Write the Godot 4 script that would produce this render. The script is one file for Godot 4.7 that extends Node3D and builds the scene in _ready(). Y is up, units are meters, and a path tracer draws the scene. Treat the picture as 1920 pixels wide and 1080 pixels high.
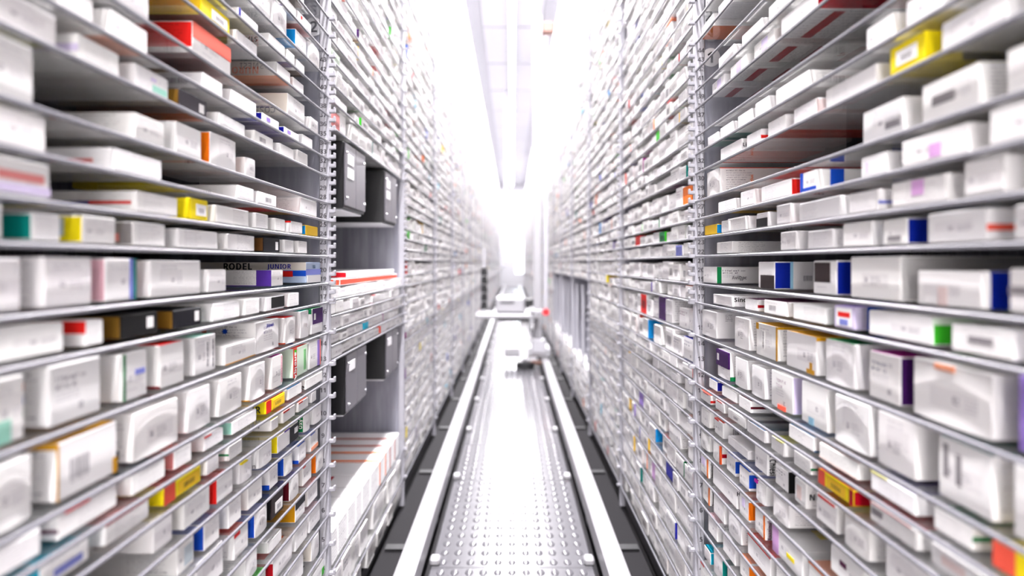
extends Node3D
# Storage aisle of an automatic pharmacy picker. Camera at the origin, looking down the aisle (-z); floor at y = FLOOR.

const FLOOR := -0.69
const FRONT := 0.305      # aisle centre to the front edge of the shelves
const DEPTH := 0.36       # shelf depth
const POST0 := 1.15       # distance of the numbered posts
const BAY := 0.79
const CEIL := 2.3
const RACK_TOP := 1.68
const LAMP := 2.17
const END := 19.8
const BACK := 2.3

# slot numbers on the posts and their heights
const SLOTS := [[44,0.3536], [43,0.3386], [42,0.3227], [41,0.3077], [40,0.2926], [39,0.2776], [38,0.2617], [37,0.2467], [36,0.2316], [35,0.2157], [34,0.2007], [33,0.1857], [32,0.1706], [31,0.1556], [30,0.1414], [29,0.1255], [28,0.1105], [27,0.0946], [26,0.0796], [25,0.0645], [24,0.0495], [23,0.0354], [22,0.0194], [21,0.0044], [20,-0.0106], [19,-0.0256], [18,-0.0407], [17,-0.0548], [16,-0.0796], [15,-0.1061], [14,-0.1326], [13,-0.1582], [12,-0.1848], [11,-0.2104], [10,-0.2484], [9,-0.2856], [8,-0.3271], [7,-0.3678], [6,-0.4093], [5,-0.4579], [4,-0.5057]]
# heights of the glass shelves in the two racks beside the camera
const SHELVES_2 := [0.4110, 0.3815, 0.3482, 0.3085, 0.2783, 0.2480, 0.2042, 0.1753, 0.1455, 0.1017, 0.0721, 0.0416, 0.0131, -0.0316, -0.0628, -0.1131, -0.1661, -0.1934, -0.2200, -0.2559, -0.2945, -0.3354, -0.3751, -0.4178, -0.4663, -0.5153]
const SHELVES_1 := [0.4037, 0.3681, 0.3219, 0.2881, 0.2579, 0.2125, 0.1832, 0.1512, 0.1043, 0.0747, 0.0436, 0.0133, -0.0325, -0.0631, -0.1174, -0.1707, -0.1974, -0.2241, -0.2623, -0.3014, -0.3432, -0.3859, -0.4259, -0.4766, -0.5255]

# every carton in those two racks: label, side (-1 rack 2, 1 rack 1), base height, near and far distance, height, print
const CARTONS := [
	["flat white carton with purple print, first from post on topmost shelf of rack two",-1,0.3835,0.9662,1.0260,0.0125,"pf:0,0,.12,1,purple B:brown"],
	["flat white carton with red print, first from post on shelf forty-four of rack two",-1,0.3502,0.9952,1.0587,0.0195,"pf:.2,.6,.3,.8,red B:rose"],
	["flat white carton with purple print, second from post on shelf forty-four of rack two",-1,0.3502,0.9323,0.9878,0.0179,"ps:0,.1,1,.25,purple"],
	["white carton with curved flap, first from post on shelf forty-one of rack two",-1,0.3105,1.0476,1.1058,0.0316,"flap as:bar"],
	["white carton with bright blue side, second from post on shelf forty-one of rack two",-1,0.3105,0.9853,1.0367,0.0288,"S:sky"],
	["white carton with curved flap, third from post on shelf forty-one of rack two",-1,0.3105,0.8886,0.9411,0.0337,"flap"],
	["white carton, fourth from post on shelf forty-one of rack two",-1,0.3105,0.8293,0.8807,0.0335,""],
	["flat white carton, first from post on shelf thirty-nine of rack two",-1,0.2803,0.9902,1.0286,0.0171,"B:brown"],
	["flat white carton, second from post on shelf thirty-nine of rack two",-1,0.2803,0.9478,0.9781,0.0177,"B:violet"],
	["flat white carton, third from post on shelf thirty-nine of rack two",-1,0.2803,0.8807,0.9389,0.0175,"tr:0.25,.5,.009,STADA,ink as:txt"],
	["flat white carton with navy blue print, fourth from post on shelf thirty-nine of rack two",-1,0.2803,0.7790,0.8381,0.0124,"pf:0,0,.1,1,navy B:pale as:txt"],
	["flat white carton, first from post on shelf thirty-seven of rack two",-1,0.2500,0.9757,1.0233,0.0170,"as:txt"],
	["flat white carton with orange side, second from post on shelf thirty-seven of rack two",-1,0.2500,0.9068,0.9615,0.0181,"S:orange B:orange ps:0,.0,.5,1,silver tr:.34,.36,.013,NUROFEN,rust ring d:.16"],
	["flat white carton with olive print, third from post on shelf thirty-seven of rack two",-1,0.2500,0.7775,0.8381,0.0171,"ps:.1,0,.38,1,olive as:txt"],
	["yellow carton with golden yellow side, fourth from post on shelf thirty-seven of rack two",-1,0.2500,0.6840,0.7539,0.0197,"F:yellow S:amber B:brick pf:.35,.2,.9,.75,label,bar d:.13"],
	["white carton, first from post on shelf thirty-four of rack two",-1,0.2062,1.0559,1.0966,0.0217,""],
	["white carton with cream side, second from post on shelf thirty-four of rack two",-1,0.2062,0.9501,1.0286,0.0317,"S:cream tr:.32,.24,.012,COSNESI,ink d:.13"],
	["white carton with red side, third from post on shelf thirty-four of rack two",-1,0.2062,0.6668,0.7554,0.0310,"S:red F:white pf:0,.5,1,1,salmon B:maroon ps:0,0,1,.18,white d:.13"],
	["white carton, fourth from post on shelf thirty-four of rack two",-1,0.2062,0.5308,0.5880,0.0262,""],
	["flat white carton, first from post on shelf thirty-two of rack two",-1,0.1773,1.0207,1.0701,0.0167,""],
	["flat white carton with navy blue side, second from post on shelf thirty-two of rack two",-1,0.1773,0.9367,1.0002,0.0110,"S:navy pf:.2,.35,.4,.75,lilac B:violet"],
	["flat white carton with navy blue side, third from post on shelf thirty-two of rack two",-1,0.1773,0.8542,0.9151,0.0122,"S:navy pf:.25,.35,.45,.75,lilac B:violet"],
	["flat white carton, fourth from post on shelf thirty-two of rack two",-1,0.1773,0.7597,0.8328,0.0173,""],
	["flat white carton, fifth from post on shelf thirty-two of rack two",-1,0.1773,0.6899,0.7358,0.0164,"as:bar"],
	["flat white carton, sixth from post on shelf thirty-two of rack two",-1,0.1773,0.5287,0.5837,0.0206,"B:peach"],
	["flat white carton, seventh from post on shelf thirty-two of rack two",-1,0.1773,0.4711,0.5091,0.0192,""],
	["flat white carton, first from post on shelf thirty of rack two",-1,0.1475,0.9952,1.0448,0.0190,""],
	["flat white carton, second from post on shelf thirty of rack two",-1,0.1475,0.9172,0.9757,0.0149,"as:txt"],
	["flat white carton, third from post on shelf thirty of rack two",-1,0.1475,0.8293,0.8926,0.0150,"af:bar"],
	["flat white carton, fourth from post on shelf thirty of rack two",-1,0.1475,0.7238,0.7962,0.0136,""],
	["charcoal carton with bronze side, fifth from post on shelf thirty of rack two",-1,0.1475,0.6421,0.6996,0.0176,"S:bronze F:charcoal pf:.7,.2,.88,.7,label"],
	["flat white carton with mint print, sixth from post on shelf thirty of rack two",-1,0.1475,0.5647,0.6191,0.0189,"pf:.5,.1,.95,.4,mint pf:.45,.55,.6,.7,palelilac"],
	["flat white carton with pale lilac print, seventh from post on shelf thirty of rack two",-1,0.1475,0.4909,0.5423,0.0182,"ps:0,.3,.3,.6,palelilac"],
	["white carton, eighth from post on shelf thirty of rack two",-1,0.1475,0.4062,0.4683,0.0215,"B:olivel"],
	["white carton with curved flap, first from post on shelf twenty-eight of rack two",-1,0.1037,0.8026,0.8311,0.0216,"flap"],
	["white carton with orange side, second from post on shelf twenty-eight of rack two",-1,0.1037,0.7083,0.7730,0.0334,"S:orange flap d:.14"],
	["white carton, third from post on shelf twenty-eight of rack two",-1,0.1037,0.6349,0.6875,0.0290,"d:.14"],
	["white carton with orange print, fourth from post on shelf twenty-eight of rack two",-1,0.1037,0.5647,0.6124,0.0217,"ps:.62,.5,.7,.75,orange d:.2"],
	["white carton, fifth from post on shelf twenty-eight of rack two",-1,0.1037,0.4021,0.4458,0.0363,"B:olivel"],
	["white carton, first from post on shelf twenty-six of rack two",-1,0.0741,1.0078,1.0936,0.0235,"as:txt d:.15"],
	["flat white carton, second from post on shelf twenty-six of rack two",-1,0.0741,0.8363,0.9027,0.0147,"af:bar"],
	["flat white carton, third from post on shelf twenty-six of rack two",-1,0.0741,0.7745,0.8242,0.0154,"ps:.1,.15,.45,.75,label,bar d:.16"],
	["flat white carton with rose print, fourth from post on shelf twenty-six of rack two",-1,0.0741,0.5358,0.6087,0.0172,"ps:.1,.3,.3,.5,rose d:.17"],
	["white carton, fifth from post on shelf twenty-six of rack two",-1,0.0741,0.3981,0.4570,0.0226,""],
	["golden yellow carton with bright blue side, first from post on shelf twenty-three of rack two",-1,0.0436,1.0367,1.0997,0.0148,"F:amber S:sky"],
	["flat white carton with red print, second from post on shelf twenty-three of rack two",-1,0.0436,0.9615,1.0129,0.0165,"T:red ps:0,.85,1,1,red"],
	["flat white carton, third from post on shelf twenty-three of rack two",-1,0.0436,0.8966,0.9367,0.0164,""],
	["flat white carton, fourth from post on shelf twenty-three of rack two",-1,0.0436,0.8328,0.8749,0.0186,"as:bar"],
	["flat white carton, fifth from post on shelf twenty-three of rack two",-1,0.0436,0.7199,0.8108,0.0184,"as:glyph"],
	["yellow carton, sixth from post on shelf twenty-three of rack two",-1,0.0436,0.6613,0.6996,0.0203,"F:yellow S:yellow pf:.3,.2,.9,.75,label,bar"],
	["flat white carton with red print, seventh from post on shelf twenty-three of rack two",-1,0.0436,0.5687,0.6369,0.0171,"ps:.03,.35,.25,.5,red ps:.25,.35,.75,.5,indigo d:.16 as:txt"],
	["white carton with rose print, eighth from post on shelf twenty-three of rack two",-1,0.0436,0.4021,0.4613,0.0223,"pf:.2,.4,.9,.65,rose pf:0,.05,1,.3,palelilac"],
	["flat white carton, first from post on shelf twenty-two of rack two",-1,0.0151,0.9952,1.0367,0.0181,""],
	["flat white carton, second from post on shelf twenty-two of rack two",-1,0.0151,0.9367,0.9757,0.0176,"as:txt"],
	["black carton with brown side, third from post on shelf twenty-two of rack two",-1,0.0151,0.8561,0.9151,0.0177,"S:brown F:ink pf:.72,.15,.88,.75,label as:gold"],
	["flat white carton with curved flap, fourth from post on shelf twenty-two of rack two",-1,0.0151,0.7497,0.8293,0.0179,"flap as:txt"],
	["flat white carton, fifth from post on shelf twenty-two of rack two",-1,0.0151,0.6379,0.7238,0.0176,"as:txt"],
	["flat white carton with grey side, sixth from post on shelf twenty-two of rack two",-1,0.0151,0.5623,0.6143,0.0194,"S:greyd ps:.1,.15,.9,.5,rose"],
	["flat white carton with yellow side, seventh from post on shelf twenty-two of rack two",-1,0.0151,0.4970,0.5387,0.0202,"S:yellow ps:.12,.25,.85,.9,greyblue,bar"],
	["flat white carton with teal side, eighth from post on shelf twenty-two of rack two",-1,0.0151,0.4428,0.4717,0.0180,"S:teal"],
	["white carton, ninth from post on shelf twenty-two of rack two",-1,0.0151,0.3903,0.4195,0.0212,""],
	["pale blue carton with cream print, first from post on shelf nineteen of rack two",-1,-0.0296,1.0367,1.1120,0.0313,"F:paleblue S:paleblue ps:0,.62,1,1,cream ps:0,.33,1,.6,royal ps:.1,.3,.2,.58,red ps:.2,.3,.28,.58,amber pf:0,.38,1,.66,periw pf:.05,.0,1,.36,label tn:.52,.8,.014,RODEL,ink ts:.2,.8,.010,JUNIOR,navy tg:.5,.78,.007,GUT,steel d:.2"],
	["flat white carton with violet print, second from post on shelf nineteen of rack two",-1,-0.0296,0.8827,0.9279,0.0209,"ps:0,0,.13,1,violet ps:.13,0,1,.06,violet ps:.78,.1,.93,.6,label,dm as:txt d:.15"],
	["white carton, third from post on shelf nineteen of rack two",-1,-0.0296,0.6996,0.7441,0.0232,""],
	["white carton, fourth from post on shelf nineteen of rack two",-1,-0.0296,0.5880,0.6840,0.0322,""],
	["white carton with pink side, fifth from post on shelf nineteen of rack two",-1,-0.0296,0.5252,0.5679,0.0335,"S:pink ps:.45,.05,.95,.32,violet pf:.78,0,.9,1,periw pf:.9,0,1,1,teal"],
	["white carton with violet print, sixth from post on shelf nineteen of rack two",-1,-0.0296,0.4544,0.5058,0.0339,"ps:.3,.45,.75,.75,violet d:.12"],
	["white carton with coral print, seventh from post on shelf nineteen of rack two",-1,-0.0296,0.3941,0.4351,0.0326,"pf:0,0,.4,.08,coral"],
	["flat white carton, first from post on shelf seventeen of rack two",-1,-0.0608,0.9523,0.9977,0.0188,"as:txt"],
	["flat white carton with black print, second from post on shelf seventeen of rack two",-1,-0.0608,0.8635,0.9345,0.0178,"pf:.28,.15,1,.95,ink as:bar"],
	["flat white carton, third from post on shelf seventeen of rack two",-1,-0.0608,0.7946,0.8416,0.0188,"as:bar"],
	["flat white carton, fourth from post on shelf seventeen of rack two",-1,-0.0608,0.7096,0.7821,0.0187,"as:txt af:dm"],
	["black carton with bronze side, fifth from post on shelf seventeen of rack two",-1,-0.0608,0.6279,0.6840,0.0176,"S:bronze F:ink pf:.75,.25,.9,.8,label"],
	["black carton with bronze side, sixth from post on shelf seventeen of rack two",-1,-0.0608,0.5446,0.6013,0.0190,"S:bronze F:ink pf:.68,.3,.86,.8,label"],
	["flat white carton with red print, seventh from post on shelf seventeen of rack two",-1,-0.0608,0.4995,0.5217,0.0184,"pf:0,.0,.01,.01,white ps:.0,.5,.35,1,red ps:.35,.1,1,.5,palelilac"],
	["flat white carton, eighth from post on shelf seventeen of rack two",-1,-0.0608,0.3981,0.4762,0.0203,""],
	["white carton with green print, first from post on shelf fifteen of rack two",-1,-0.1111,1.0644,1.1245,0.0399,"S:white T:green ps:0,.8,1,1,green pf:.1,.38,1,1,aubergine pf:.2,.55,.35,.8,label"],
	["white carton with royal blue print, second from post on shelf fifteen of rack two",-1,-0.1111,1.0078,1.0462,0.0400,"T:teal ps:.1,.05,.55,.85,royal,txt flap"],
	["white carton with brick print, third from post on shelf fifteen of rack two",-1,-0.1111,0.9367,0.9781,0.0362,"flap T:red ps:0,0,1,.05,brick"],
	["white carton with curved flap, fourth from post on shelf fifteen of rack two",-1,-0.1111,0.8293,0.9130,0.0383,"flap af:title splat d:.2 tf:.5,.85,.006,Amoxicil,indigo"],
	["white carton with ocher print, fifth from post on shelf fifteen of rack two",-1,-0.1111,0.7399,0.8276,0.0212,"pf:0,0,1,.05,ocher as:txt"],
	["white carton with mint top, sixth from post on shelf fifteen of rack two",-1,-0.1111,0.6713,0.7212,0.0378,"T:mint pf:.52,.1,.66,.85,label,barv pf:.78,.05,.92,.9,label,barv"],
	["white carton with maroon print, seventh from post on shelf fifteen of rack two",-1,-0.1111,0.6032,0.6483,0.0381,"T:red ps:0,.0,1,.06,maroon"],
	["white carton with green print, eighth from post on shelf fifteen of rack two",-1,-0.1111,0.5446,0.5828,0.0377,"pf:.02,0,.12,1,green pf:.5,.5,.9,.62,periw"],
	["white carton with orange print, ninth from post on shelf fifteen of rack two",-1,-0.1111,0.4607,0.5183,0.0410,"ps:.15,.62,.35,.75,orange ps:.15,.4,.35,.52,royal ps:.15,.18,.35,.3,green ps:.6,.6,.8,.72,indigo ps:.6,.38,.8,.5,red af:title"],
	["white carton with mint print, tenth from post on shelf fifteen of rack two",-1,-0.1111,0.3981,0.4379,0.0402,"pf:.4,0,.7,.35,mint"],
	["white carton with lilac print, first from post on shelf thirteen of rack two",-1,-0.1641,1.0531,1.1182,0.0409,"pf:.66,0,.86,1,lilac pf:.86,0,.94,1,salmon"],
	["pale green carton with red print, second from post on shelf thirteen of rack two",-1,-0.1641,0.9733,1.0421,0.0420,"F:palegreen S:palegreen ps:.45,.35,.95,.62,red pf:0,0,.22,1,red tv:.11,.42,.012,Aplona,white pf:.05,.8,.2,.95,leaf T:red pf:.72,.12,.85,.85,leafp,txt"],
	["white carton with pink print, third from post on shelf thirteen of rack two",-1,-0.1641,0.8866,0.9258,0.0419,"T:magenta pf:.85,.1,1,.95,pink,txt"],
	["white carton with ocher print, fourth from post on shelf thirteen of rack two",-1,-0.1641,0.8108,0.8598,0.0418,"flap ps:0,0,1,.03,ocher"],
	["white carton with curved flap, fifth from post on shelf thirteen of rack two",-1,-0.1641,0.7278,0.7867,0.0393,"flap"],
	["white carton with curved flap, sixth from post on shelf thirteen of rack two",-1,-0.1641,0.6569,0.7058,0.0406,"flap"],
	["white carton with black print, seventh from post on shelf thirteen of rack two",-1,-0.1641,0.5607,0.6359,0.0399,"flap ps:.1,.05,.5,.25,ink"],
	["white carton with gold print, eighth from post on shelf thirteen of rack two",-1,-0.1641,0.4667,0.5394,0.0402,"T:gold pf:0,0,.03,1,gold pf:.92,0,1,.3,gold ps:0,.9,1,1,gold af:bar"],
	["white carton with curved flap, ninth from post on shelf thirteen of rack two",-1,-0.1641,0.3981,0.4433,0.0408,"flap"],
	["flat white carton, first from post on shelf twelve of rack two",-1,-0.1914,1.0313,1.1214,0.0153,"tn:.06,.3,.010,Se,ink"],
	["flat white carton with bright blue top, second from post on shelf twelve of rack two",-1,-0.1914,0.9523,1.0142,0.0155,"T:sky as:txt"],
	["yellow carton with red print, third from post on shelf twelve of rack two",-1,-0.1914,0.8635,0.9367,0.0158,"F:yellow S:yellow T:red pf:.03,0,.27,1,red pf:.34,.15,.92,.8,amber,bar tn:.1,.4,.012,JR,ink"],
	["flat white carton with mint side, fourth from post on shelf twelve of rack two",-1,-0.1914,0.7597,0.8328,0.0145,"S:mint"],
	["flat white carton with red print, fifth from post on shelf twelve of rack two",-1,-0.1914,0.6935,0.7399,0.0145,"pf:0,.9,.35,1,red ps:0,.05,1,.3,label,red"],
	["flat white carton with rose side, sixth from post on shelf twelve of rack two",-1,-0.1914,0.6319,0.6657,0.0172,"T:coral S:rose"],
	["flat white carton with steel top, seventh from post on shelf twelve of rack two",-1,-0.1914,0.5615,0.6143,0.0167,"T:steel ps:0,.3,.6,.6,label,bar"],
	["flat white carton with plum print, eighth from post on shelf twelve of rack two",-1,-0.1914,0.4694,0.5409,0.0173,"ps:.0,.3,1,.45,plum pf:.1,.93,.5,1,red"],
	["flat white carton, ninth from post on shelf twelve of rack two",-1,-0.1914,0.4021,0.4519,0.0170,""],
	["flat white carton, first from post on shelf eleven of rack two",-1,-0.2180,1.0644,1.0906,0.0160,"as:txt"],
	["flat white carton with red print, second from post on shelf eleven of rack two",-1,-0.2180,0.9977,1.0448,0.0139,"T:coral as:txt pf:0,.85,.4,1,red"],
	["flat white carton with red print, third from post on shelf eleven of rack two",-1,-0.2180,0.9279,0.9805,0.0158,"T:coral as:txt pf:0,.85,.5,1,red"],
	["flat white carton with lemon yellow top, fourth from post on shelf eleven of rack two",-1,-0.2180,0.8846,0.9109,0.0144,"as:bar T:lemon"],
	["flat white carton with green print, fifth from post on shelf eleven of rack two",-1,-0.2180,0.7511,0.7891,0.0164,"ps:0,.35,.9,.48,green"],
	["flat white carton, sixth from post on shelf eleven of rack two",-1,-0.2180,0.7008,0.7291,0.0175,"as:bar"],
	["yellow carton with coral print, seventh from post on shelf eleven of rack two",-1,-0.2180,0.6115,0.6840,0.0171,"F:yellow S:yellow pf:0,0,.28,1,coral pf:.36,.15,.95,.8,amber,bar T:red"],
	["flat white carton with red print, eighth from post on shelf eleven of rack two",-1,-0.2180,0.5238,0.5880,0.0168,"T:rose pf:.0,.93,1,1,red"],
	["flat white carton with cyan side, ninth from post on shelf eleven of rack two",-1,-0.2180,0.4524,0.5045,0.0174,"T:cyan S:cyan pf:.25,.2,.85,.5,periw"],
	["white carton with curved flap, first from post on shelf ten of rack two",-1,-0.2539,1.0730,1.1151,0.0257,"flap"],
	["white carton with green side, second from post on shelf ten of rack two",-1,-0.2539,1.0233,1.0531,0.0260,"S:green T:green tv2:.04,.5,.008,Oxy,white flap"],
	["white carton with yellow side, third from post on shelf ten of rack two",-1,-0.2539,0.9089,1.0002,0.0234,"S:yellow T:yellow pf:.55,0,1,.97,ink pf:.78,.4,.95,.75,label pf:.3,.92,.55,1,violet"],
	["white carton with curved flap, fourth from post on shelf ten of rack two",-1,-0.2539,0.8416,0.8866,0.0247,"flap tn:.07,.15,.008,en,greyd"],
	["white carton with yellow print, fifth from post on shelf ten of rack two",-1,-0.2539,0.7836,0.8191,0.0242,"pf:0,.93,.5,1,yellow ps:.1,.1,.5,.3,label,bar flap"],
	["white carton with red print, sixth from post on shelf ten of rack two",-1,-0.2539,0.7199,0.7611,0.0256,"S:white ps:0,0,.5,1,red T:red"],
	["white carton, seventh from post on shelf ten of rack two",-1,-0.2539,0.6483,0.7046,0.0260,"ps:.1,.05,.8,.35,label,bar"],
	["white carton, eighth from post on shelf ten of rack two",-1,-0.2539,0.5959,0.6289,0.0284,"ps:.3,.1,.8,.5,label,glyph"],
	["white carton with peach print, first from post on shelf nine of rack two",-1,-0.2925,1.0559,1.0982,0.0274,"pf:.1,.0,1,.22,peach T:royal as:glyph pf:.0,.93,.6,1,royal"],
	["white carton with royal blue print, second from post on shelf nine of rack two",-1,-0.2925,0.9952,1.0313,0.0250,"ps:0,0,1,.2,royal T:royal"],
	["white carton with royal blue side, third from post on shelf nine of rack two",-1,-0.2925,0.9367,0.9709,0.0255,"S:royal flap T:royal"],
	["white carton with royal blue print, fourth from post on shelf nine of rack two",-1,-0.2925,0.8788,0.9122,0.0260,"ps:0,0,1,.25,royal T:royal ps:.6,.4,.9,.75,violet"],
	["white carton, fifth from post on shelf nine of rack two",-1,-0.2925,0.8075,0.8524,0.0274,""],
	["white carton, sixth from post on shelf nine of rack two",-1,-0.2925,0.7511,0.7861,0.0278,"B:rose"],
	["white carton with royal blue side, seventh from post on shelf nine of rack two",-1,-0.2925,0.6935,0.7291,0.0265,"S:royal T:royal"],
	["white carton with grey blue print, eighth from post on shelf nine of rack two",-1,-0.2925,0.6369,0.6702,0.0270,"pf:.4,.15,.9,.8,greyblue"],
	["white carton with orange print, first from post on shelf eight of rack two",-1,-0.3334,1.0847,1.1261,0.0308,"ps:0,0,.3,1,orange flap as:glyph"],
	["white carton with red print, second from post on shelf eight of rack two",-1,-0.3334,1.0194,1.0644,0.0291,"T:rose as:glyph pf:0,.9,.3,1,red"],
	["white carton with wine red side, third from post on shelf eight of rack two",-1,-0.3334,0.9546,0.9952,0.0310,"S:wine flap T:violet"],
	["dark brown carton with black side, fourth from post on shelf eight of rack two",-1,-0.3334,0.8840,0.9301,0.0290,"S:ink F:coffee pf:.3,.15,.9,.65,label,bar"],
	["white carton with royal blue side, fifth from post on shelf eight of rack two",-1,-0.3334,0.8259,0.8663,0.0295,"S:royal ps:.25,.2,.75,.55,label,bar T:periw flap"],
	["white carton with red print, sixth from post on shelf eight of rack two",-1,-0.3334,0.7641,0.8058,0.0287,"as:txt T:coral pf:0,.85,.4,1,red"],
	["white carton, seventh from post on shelf eight of rack two",-1,-0.3334,0.6770,0.7386,0.0345,""],
	["white carton with pink top, first from post on shelf seven of rack two",-1,-0.3731,1.0448,1.0966,0.0296,"T:pink as:glyph"],
	["white carton with ocher side, second from post on shelf seven of rack two",-1,-0.3731,0.9805,1.0260,0.0276,"S:ocher T:gold pf:0,.62,1,.98,ink"],
	["flat white carton with curved flap, third from post on shelf seven of rack two",-1,-0.3731,0.8768,0.9258,0.0144,"flap"],
	["white carton with curved flap, fourth from post on shelf seven of rack two",-1,-0.3731,0.7994,0.8345,0.0282,"flap"],
	["white carton with pink top, first from post on shelf six of rack two",-1,-0.4158,1.0503,1.1089,0.0303,"T:pink as:glyph"],
	["white carton, second from post on shelf six of rack two",-1,-0.4158,0.9829,1.0394,0.0293,"as:glyph"],
	["white carton with dark red print, third from post on shelf six of rack two",-1,-0.4158,0.8886,0.9662,0.0301,"pt:0,.1,1,.35,red S:white ps:0,.0,.4,.8,crimson pt:.3,.6,.7,.9,coral"],
	["white carton with green top, fourth from post on shelf six of rack two",-1,-0.4158,0.8293,0.8654,0.0311,"T:leaf"],
	["white carton with cream side, first from post on shelf five of rack two",-1,-0.4643,1.0615,1.1015,0.0340,"flap S:cream"],
	["white carton, second from post on shelf five of rack two",-1,-0.4643,0.9546,1.0233,0.0293,""],
	["white carton, third from post on shelf five of rack two",-1,-0.4643,0.8846,0.9345,0.0425,""],
	["white carton with green print, first from post on shelf four of rack two",-1,-0.5133,1.0559,1.1374,0.0237,"pf:.8,0,1,.5,leaf pt:.1,.2,.6,.5,ink"],
	["white carton, first from post on topmost shelf of rack one",1,0.4057,1.0340,1.0997,0.0230,""],
	["flat white carton, first from post on shelf above slot forty-four of rack one",1,0.3701,1.0615,1.1293,0.0198,"B:orange"],
	["flat white carton, second from post on shelf above slot forty-four of rack one",1,0.3701,0.9662,1.0313,0.0174,""],
	["flat white carton, first from post on shelf forty of rack one",1,0.2901,0.9569,1.0286,0.0185,""],
	["flat white carton, second from post on shelf forty of rack one",1,0.2901,0.8561,0.9279,0.0187,""],
	["flat white carton, third from post on shelf forty of rack one",1,0.2901,0.7655,0.8293,0.0209,""],
	["flat white carton with pale lilac print, first from post on shelf thirty-eight of rack one",1,0.2599,1.0053,1.0672,0.0203,"d:.2 under pf:.45,.2,.75,.9,palelilac"],
	["flat white carton with pale lilac print, second from post on shelf thirty-eight of rack one",1,0.2599,0.9047,0.9733,0.0192,"d:.2 under pf:.4,.2,.7,.9,palelilac"],
	["flat white carton with pale lilac print, third from post on shelf thirty-eight of rack one",1,0.2599,0.8124,0.8807,0.0209,"d:.2 under pf:.4,.2,.7,.9,palelilac"],
	["white carton with dark red side, fourth from post on shelf thirty-eight of rack one",1,0.2599,0.6984,0.7898,0.0221,"d:.22 under S:crimson"],
	["flat white carton, first from post on shelf thirty-three of rack one",1,0.1852,1.0340,1.0847,0.0148,"as:bar B:mint"],
	["flat white carton, second from post on shelf thirty-three of rack one",1,0.1852,0.9662,1.0233,0.0171,"B:teal"],
	["flat white carton, third from post on shelf thirty-three of rack one",1,0.1852,0.8886,0.9433,0.0175,"as:bar"],
	["flat white carton, fourth from post on shelf thirty-three of rack one",1,0.1852,0.8293,0.8749,0.0192,"as:bar"],
	["flat white carton, fifth from post on shelf thirty-three of rack one",1,0.1852,0.7173,0.8058,0.0188,"as:bar"],
	["white carton, sixth from post on shelf thirty-three of rack one",1,0.1852,0.5591,0.6013,0.0211,"as:bar"],
	["white carton, seventh from post on shelf thirty-three of rack one",1,0.1852,0.4976,0.5409,0.0215,""],
	["flat white carton, first from post on shelf thirty-one of rack one",1,0.1532,0.9301,1.0207,0.0175,"tn:.06,.5,.007,Lid,ink B:coral as:txt"],
	["flat white carton with red print, second from post on shelf thirty-one of rack one",1,0.1532,0.8561,0.9068,0.0161,"ps:0,.25,.6,.5,red"],
	["flat white carton, third from post on shelf thirty-one of rack one",1,0.1532,0.7805,0.8328,0.0179,"B:salmon as:txt"],
	["flat white carton with blush pink side, fourth from post on shelf thirty-one of rack one",1,0.1532,0.6984,0.7554,0.0168,"S:blush"],
	["flat white carton, fifth from post on shelf thirty-one of rack one",1,0.1532,0.5854,0.6793,0.0188,""],
	["yellow carton with black print, sixth from post on shelf thirty-one of rack one",1,0.1532,0.5156,0.5631,0.0232,"F:yellow S:yellow pf:.2,.25,.8,.75,label,bar ps:.25,0,1,.4,ink B:yellow"],
	["flat white carton, seventh from post on shelf thirty-one of rack one",1,0.1532,0.4280,0.4951,0.0205,""],
	["white carton with coral print, first from post on shelf twenty-eight of rack one",1,0.1060,1.0233,1.0906,0.0380,"flap tv2:.25,.45,.006,Ca-gluc,orange d:.19 ps:0,.97,1,1,coral as:txt"],
	["white carton with grey print, second from post on shelf twenty-eight of rack one",1,0.1060,0.5438,0.6068,0.0277,"ps:.15,.45,.6,.75,greyd,txt pf:.6,.2,.95,.4,greyd,txt"],
	["white carton with grey print, third from post on shelf twenty-eight of rack one",1,0.1060,0.4534,0.5190,0.0286,"pf:.2,.35,.6,.6,greyd,txt"],
	["white carton, fourth from post on shelf twenty-eight of rack one",1,0.1060,0.3828,0.4304,0.0281,""],
	["flat white carton, first from post on shelf twenty-six of rack one",1,0.0767,0.9569,1.0340,0.0154,""],
	["flat white carton, second from post on shelf twenty-six of rack one",1,0.0767,0.8807,0.9323,0.0202,"as:bar"],
	["flat white carton with red side, third from post on shelf twenty-six of rack one",1,0.0767,0.7641,0.8561,0.0189,"S:red T:red ps:.3,.0,.7,.3,label"],
	["flat white carton with royal blue print, fourth from post on shelf twenty-six of rack one",1,0.0767,0.6984,0.7386,0.0202,"pf:0,0,.18,1,royal pf:.18,0,1,.18,royal ps:.1,0,.2,1,royal ps:.55,.3,.95,.6,periw d:.14"],
	["flat white carton with pale lilac print, fifth from post on shelf twenty-six of rack one",1,0.0767,0.5695,0.6115,0.0174,"as:glyph pf:.2,.2,.3,.7,palelilac"],
	["flat white carton with orchid pink print, sixth from post on shelf twenty-six of rack one",1,0.0767,0.4672,0.5468,0.0203,"pf:.45,.1,.62,.6,orchid"],
	["white carton, seventh from post on shelf twenty-six of rack one",1,0.0767,0.3981,0.4463,0.0227,""],
	["golden yellow carton with bright blue side, first from post on shelf twenty-four of rack one",1,0.0456,1.0421,1.1058,0.0149,"F:amber S:sky ps:.15,.25,1,.8,label"],
	["flat white carton, second from post on shelf twenty-four of rack one",1,0.0456,0.9829,1.0181,0.0173,""],
	["flat white carton, third from post on shelf twenty-four of rack one",1,0.0456,0.9047,0.9781,0.0179,"as:dm frame"],
	["flat white carton with black print, fourth from post on shelf twenty-four of rack one",1,0.0456,0.8328,0.8711,0.0177,"pf:0,0,1,.62,ink"],
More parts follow.
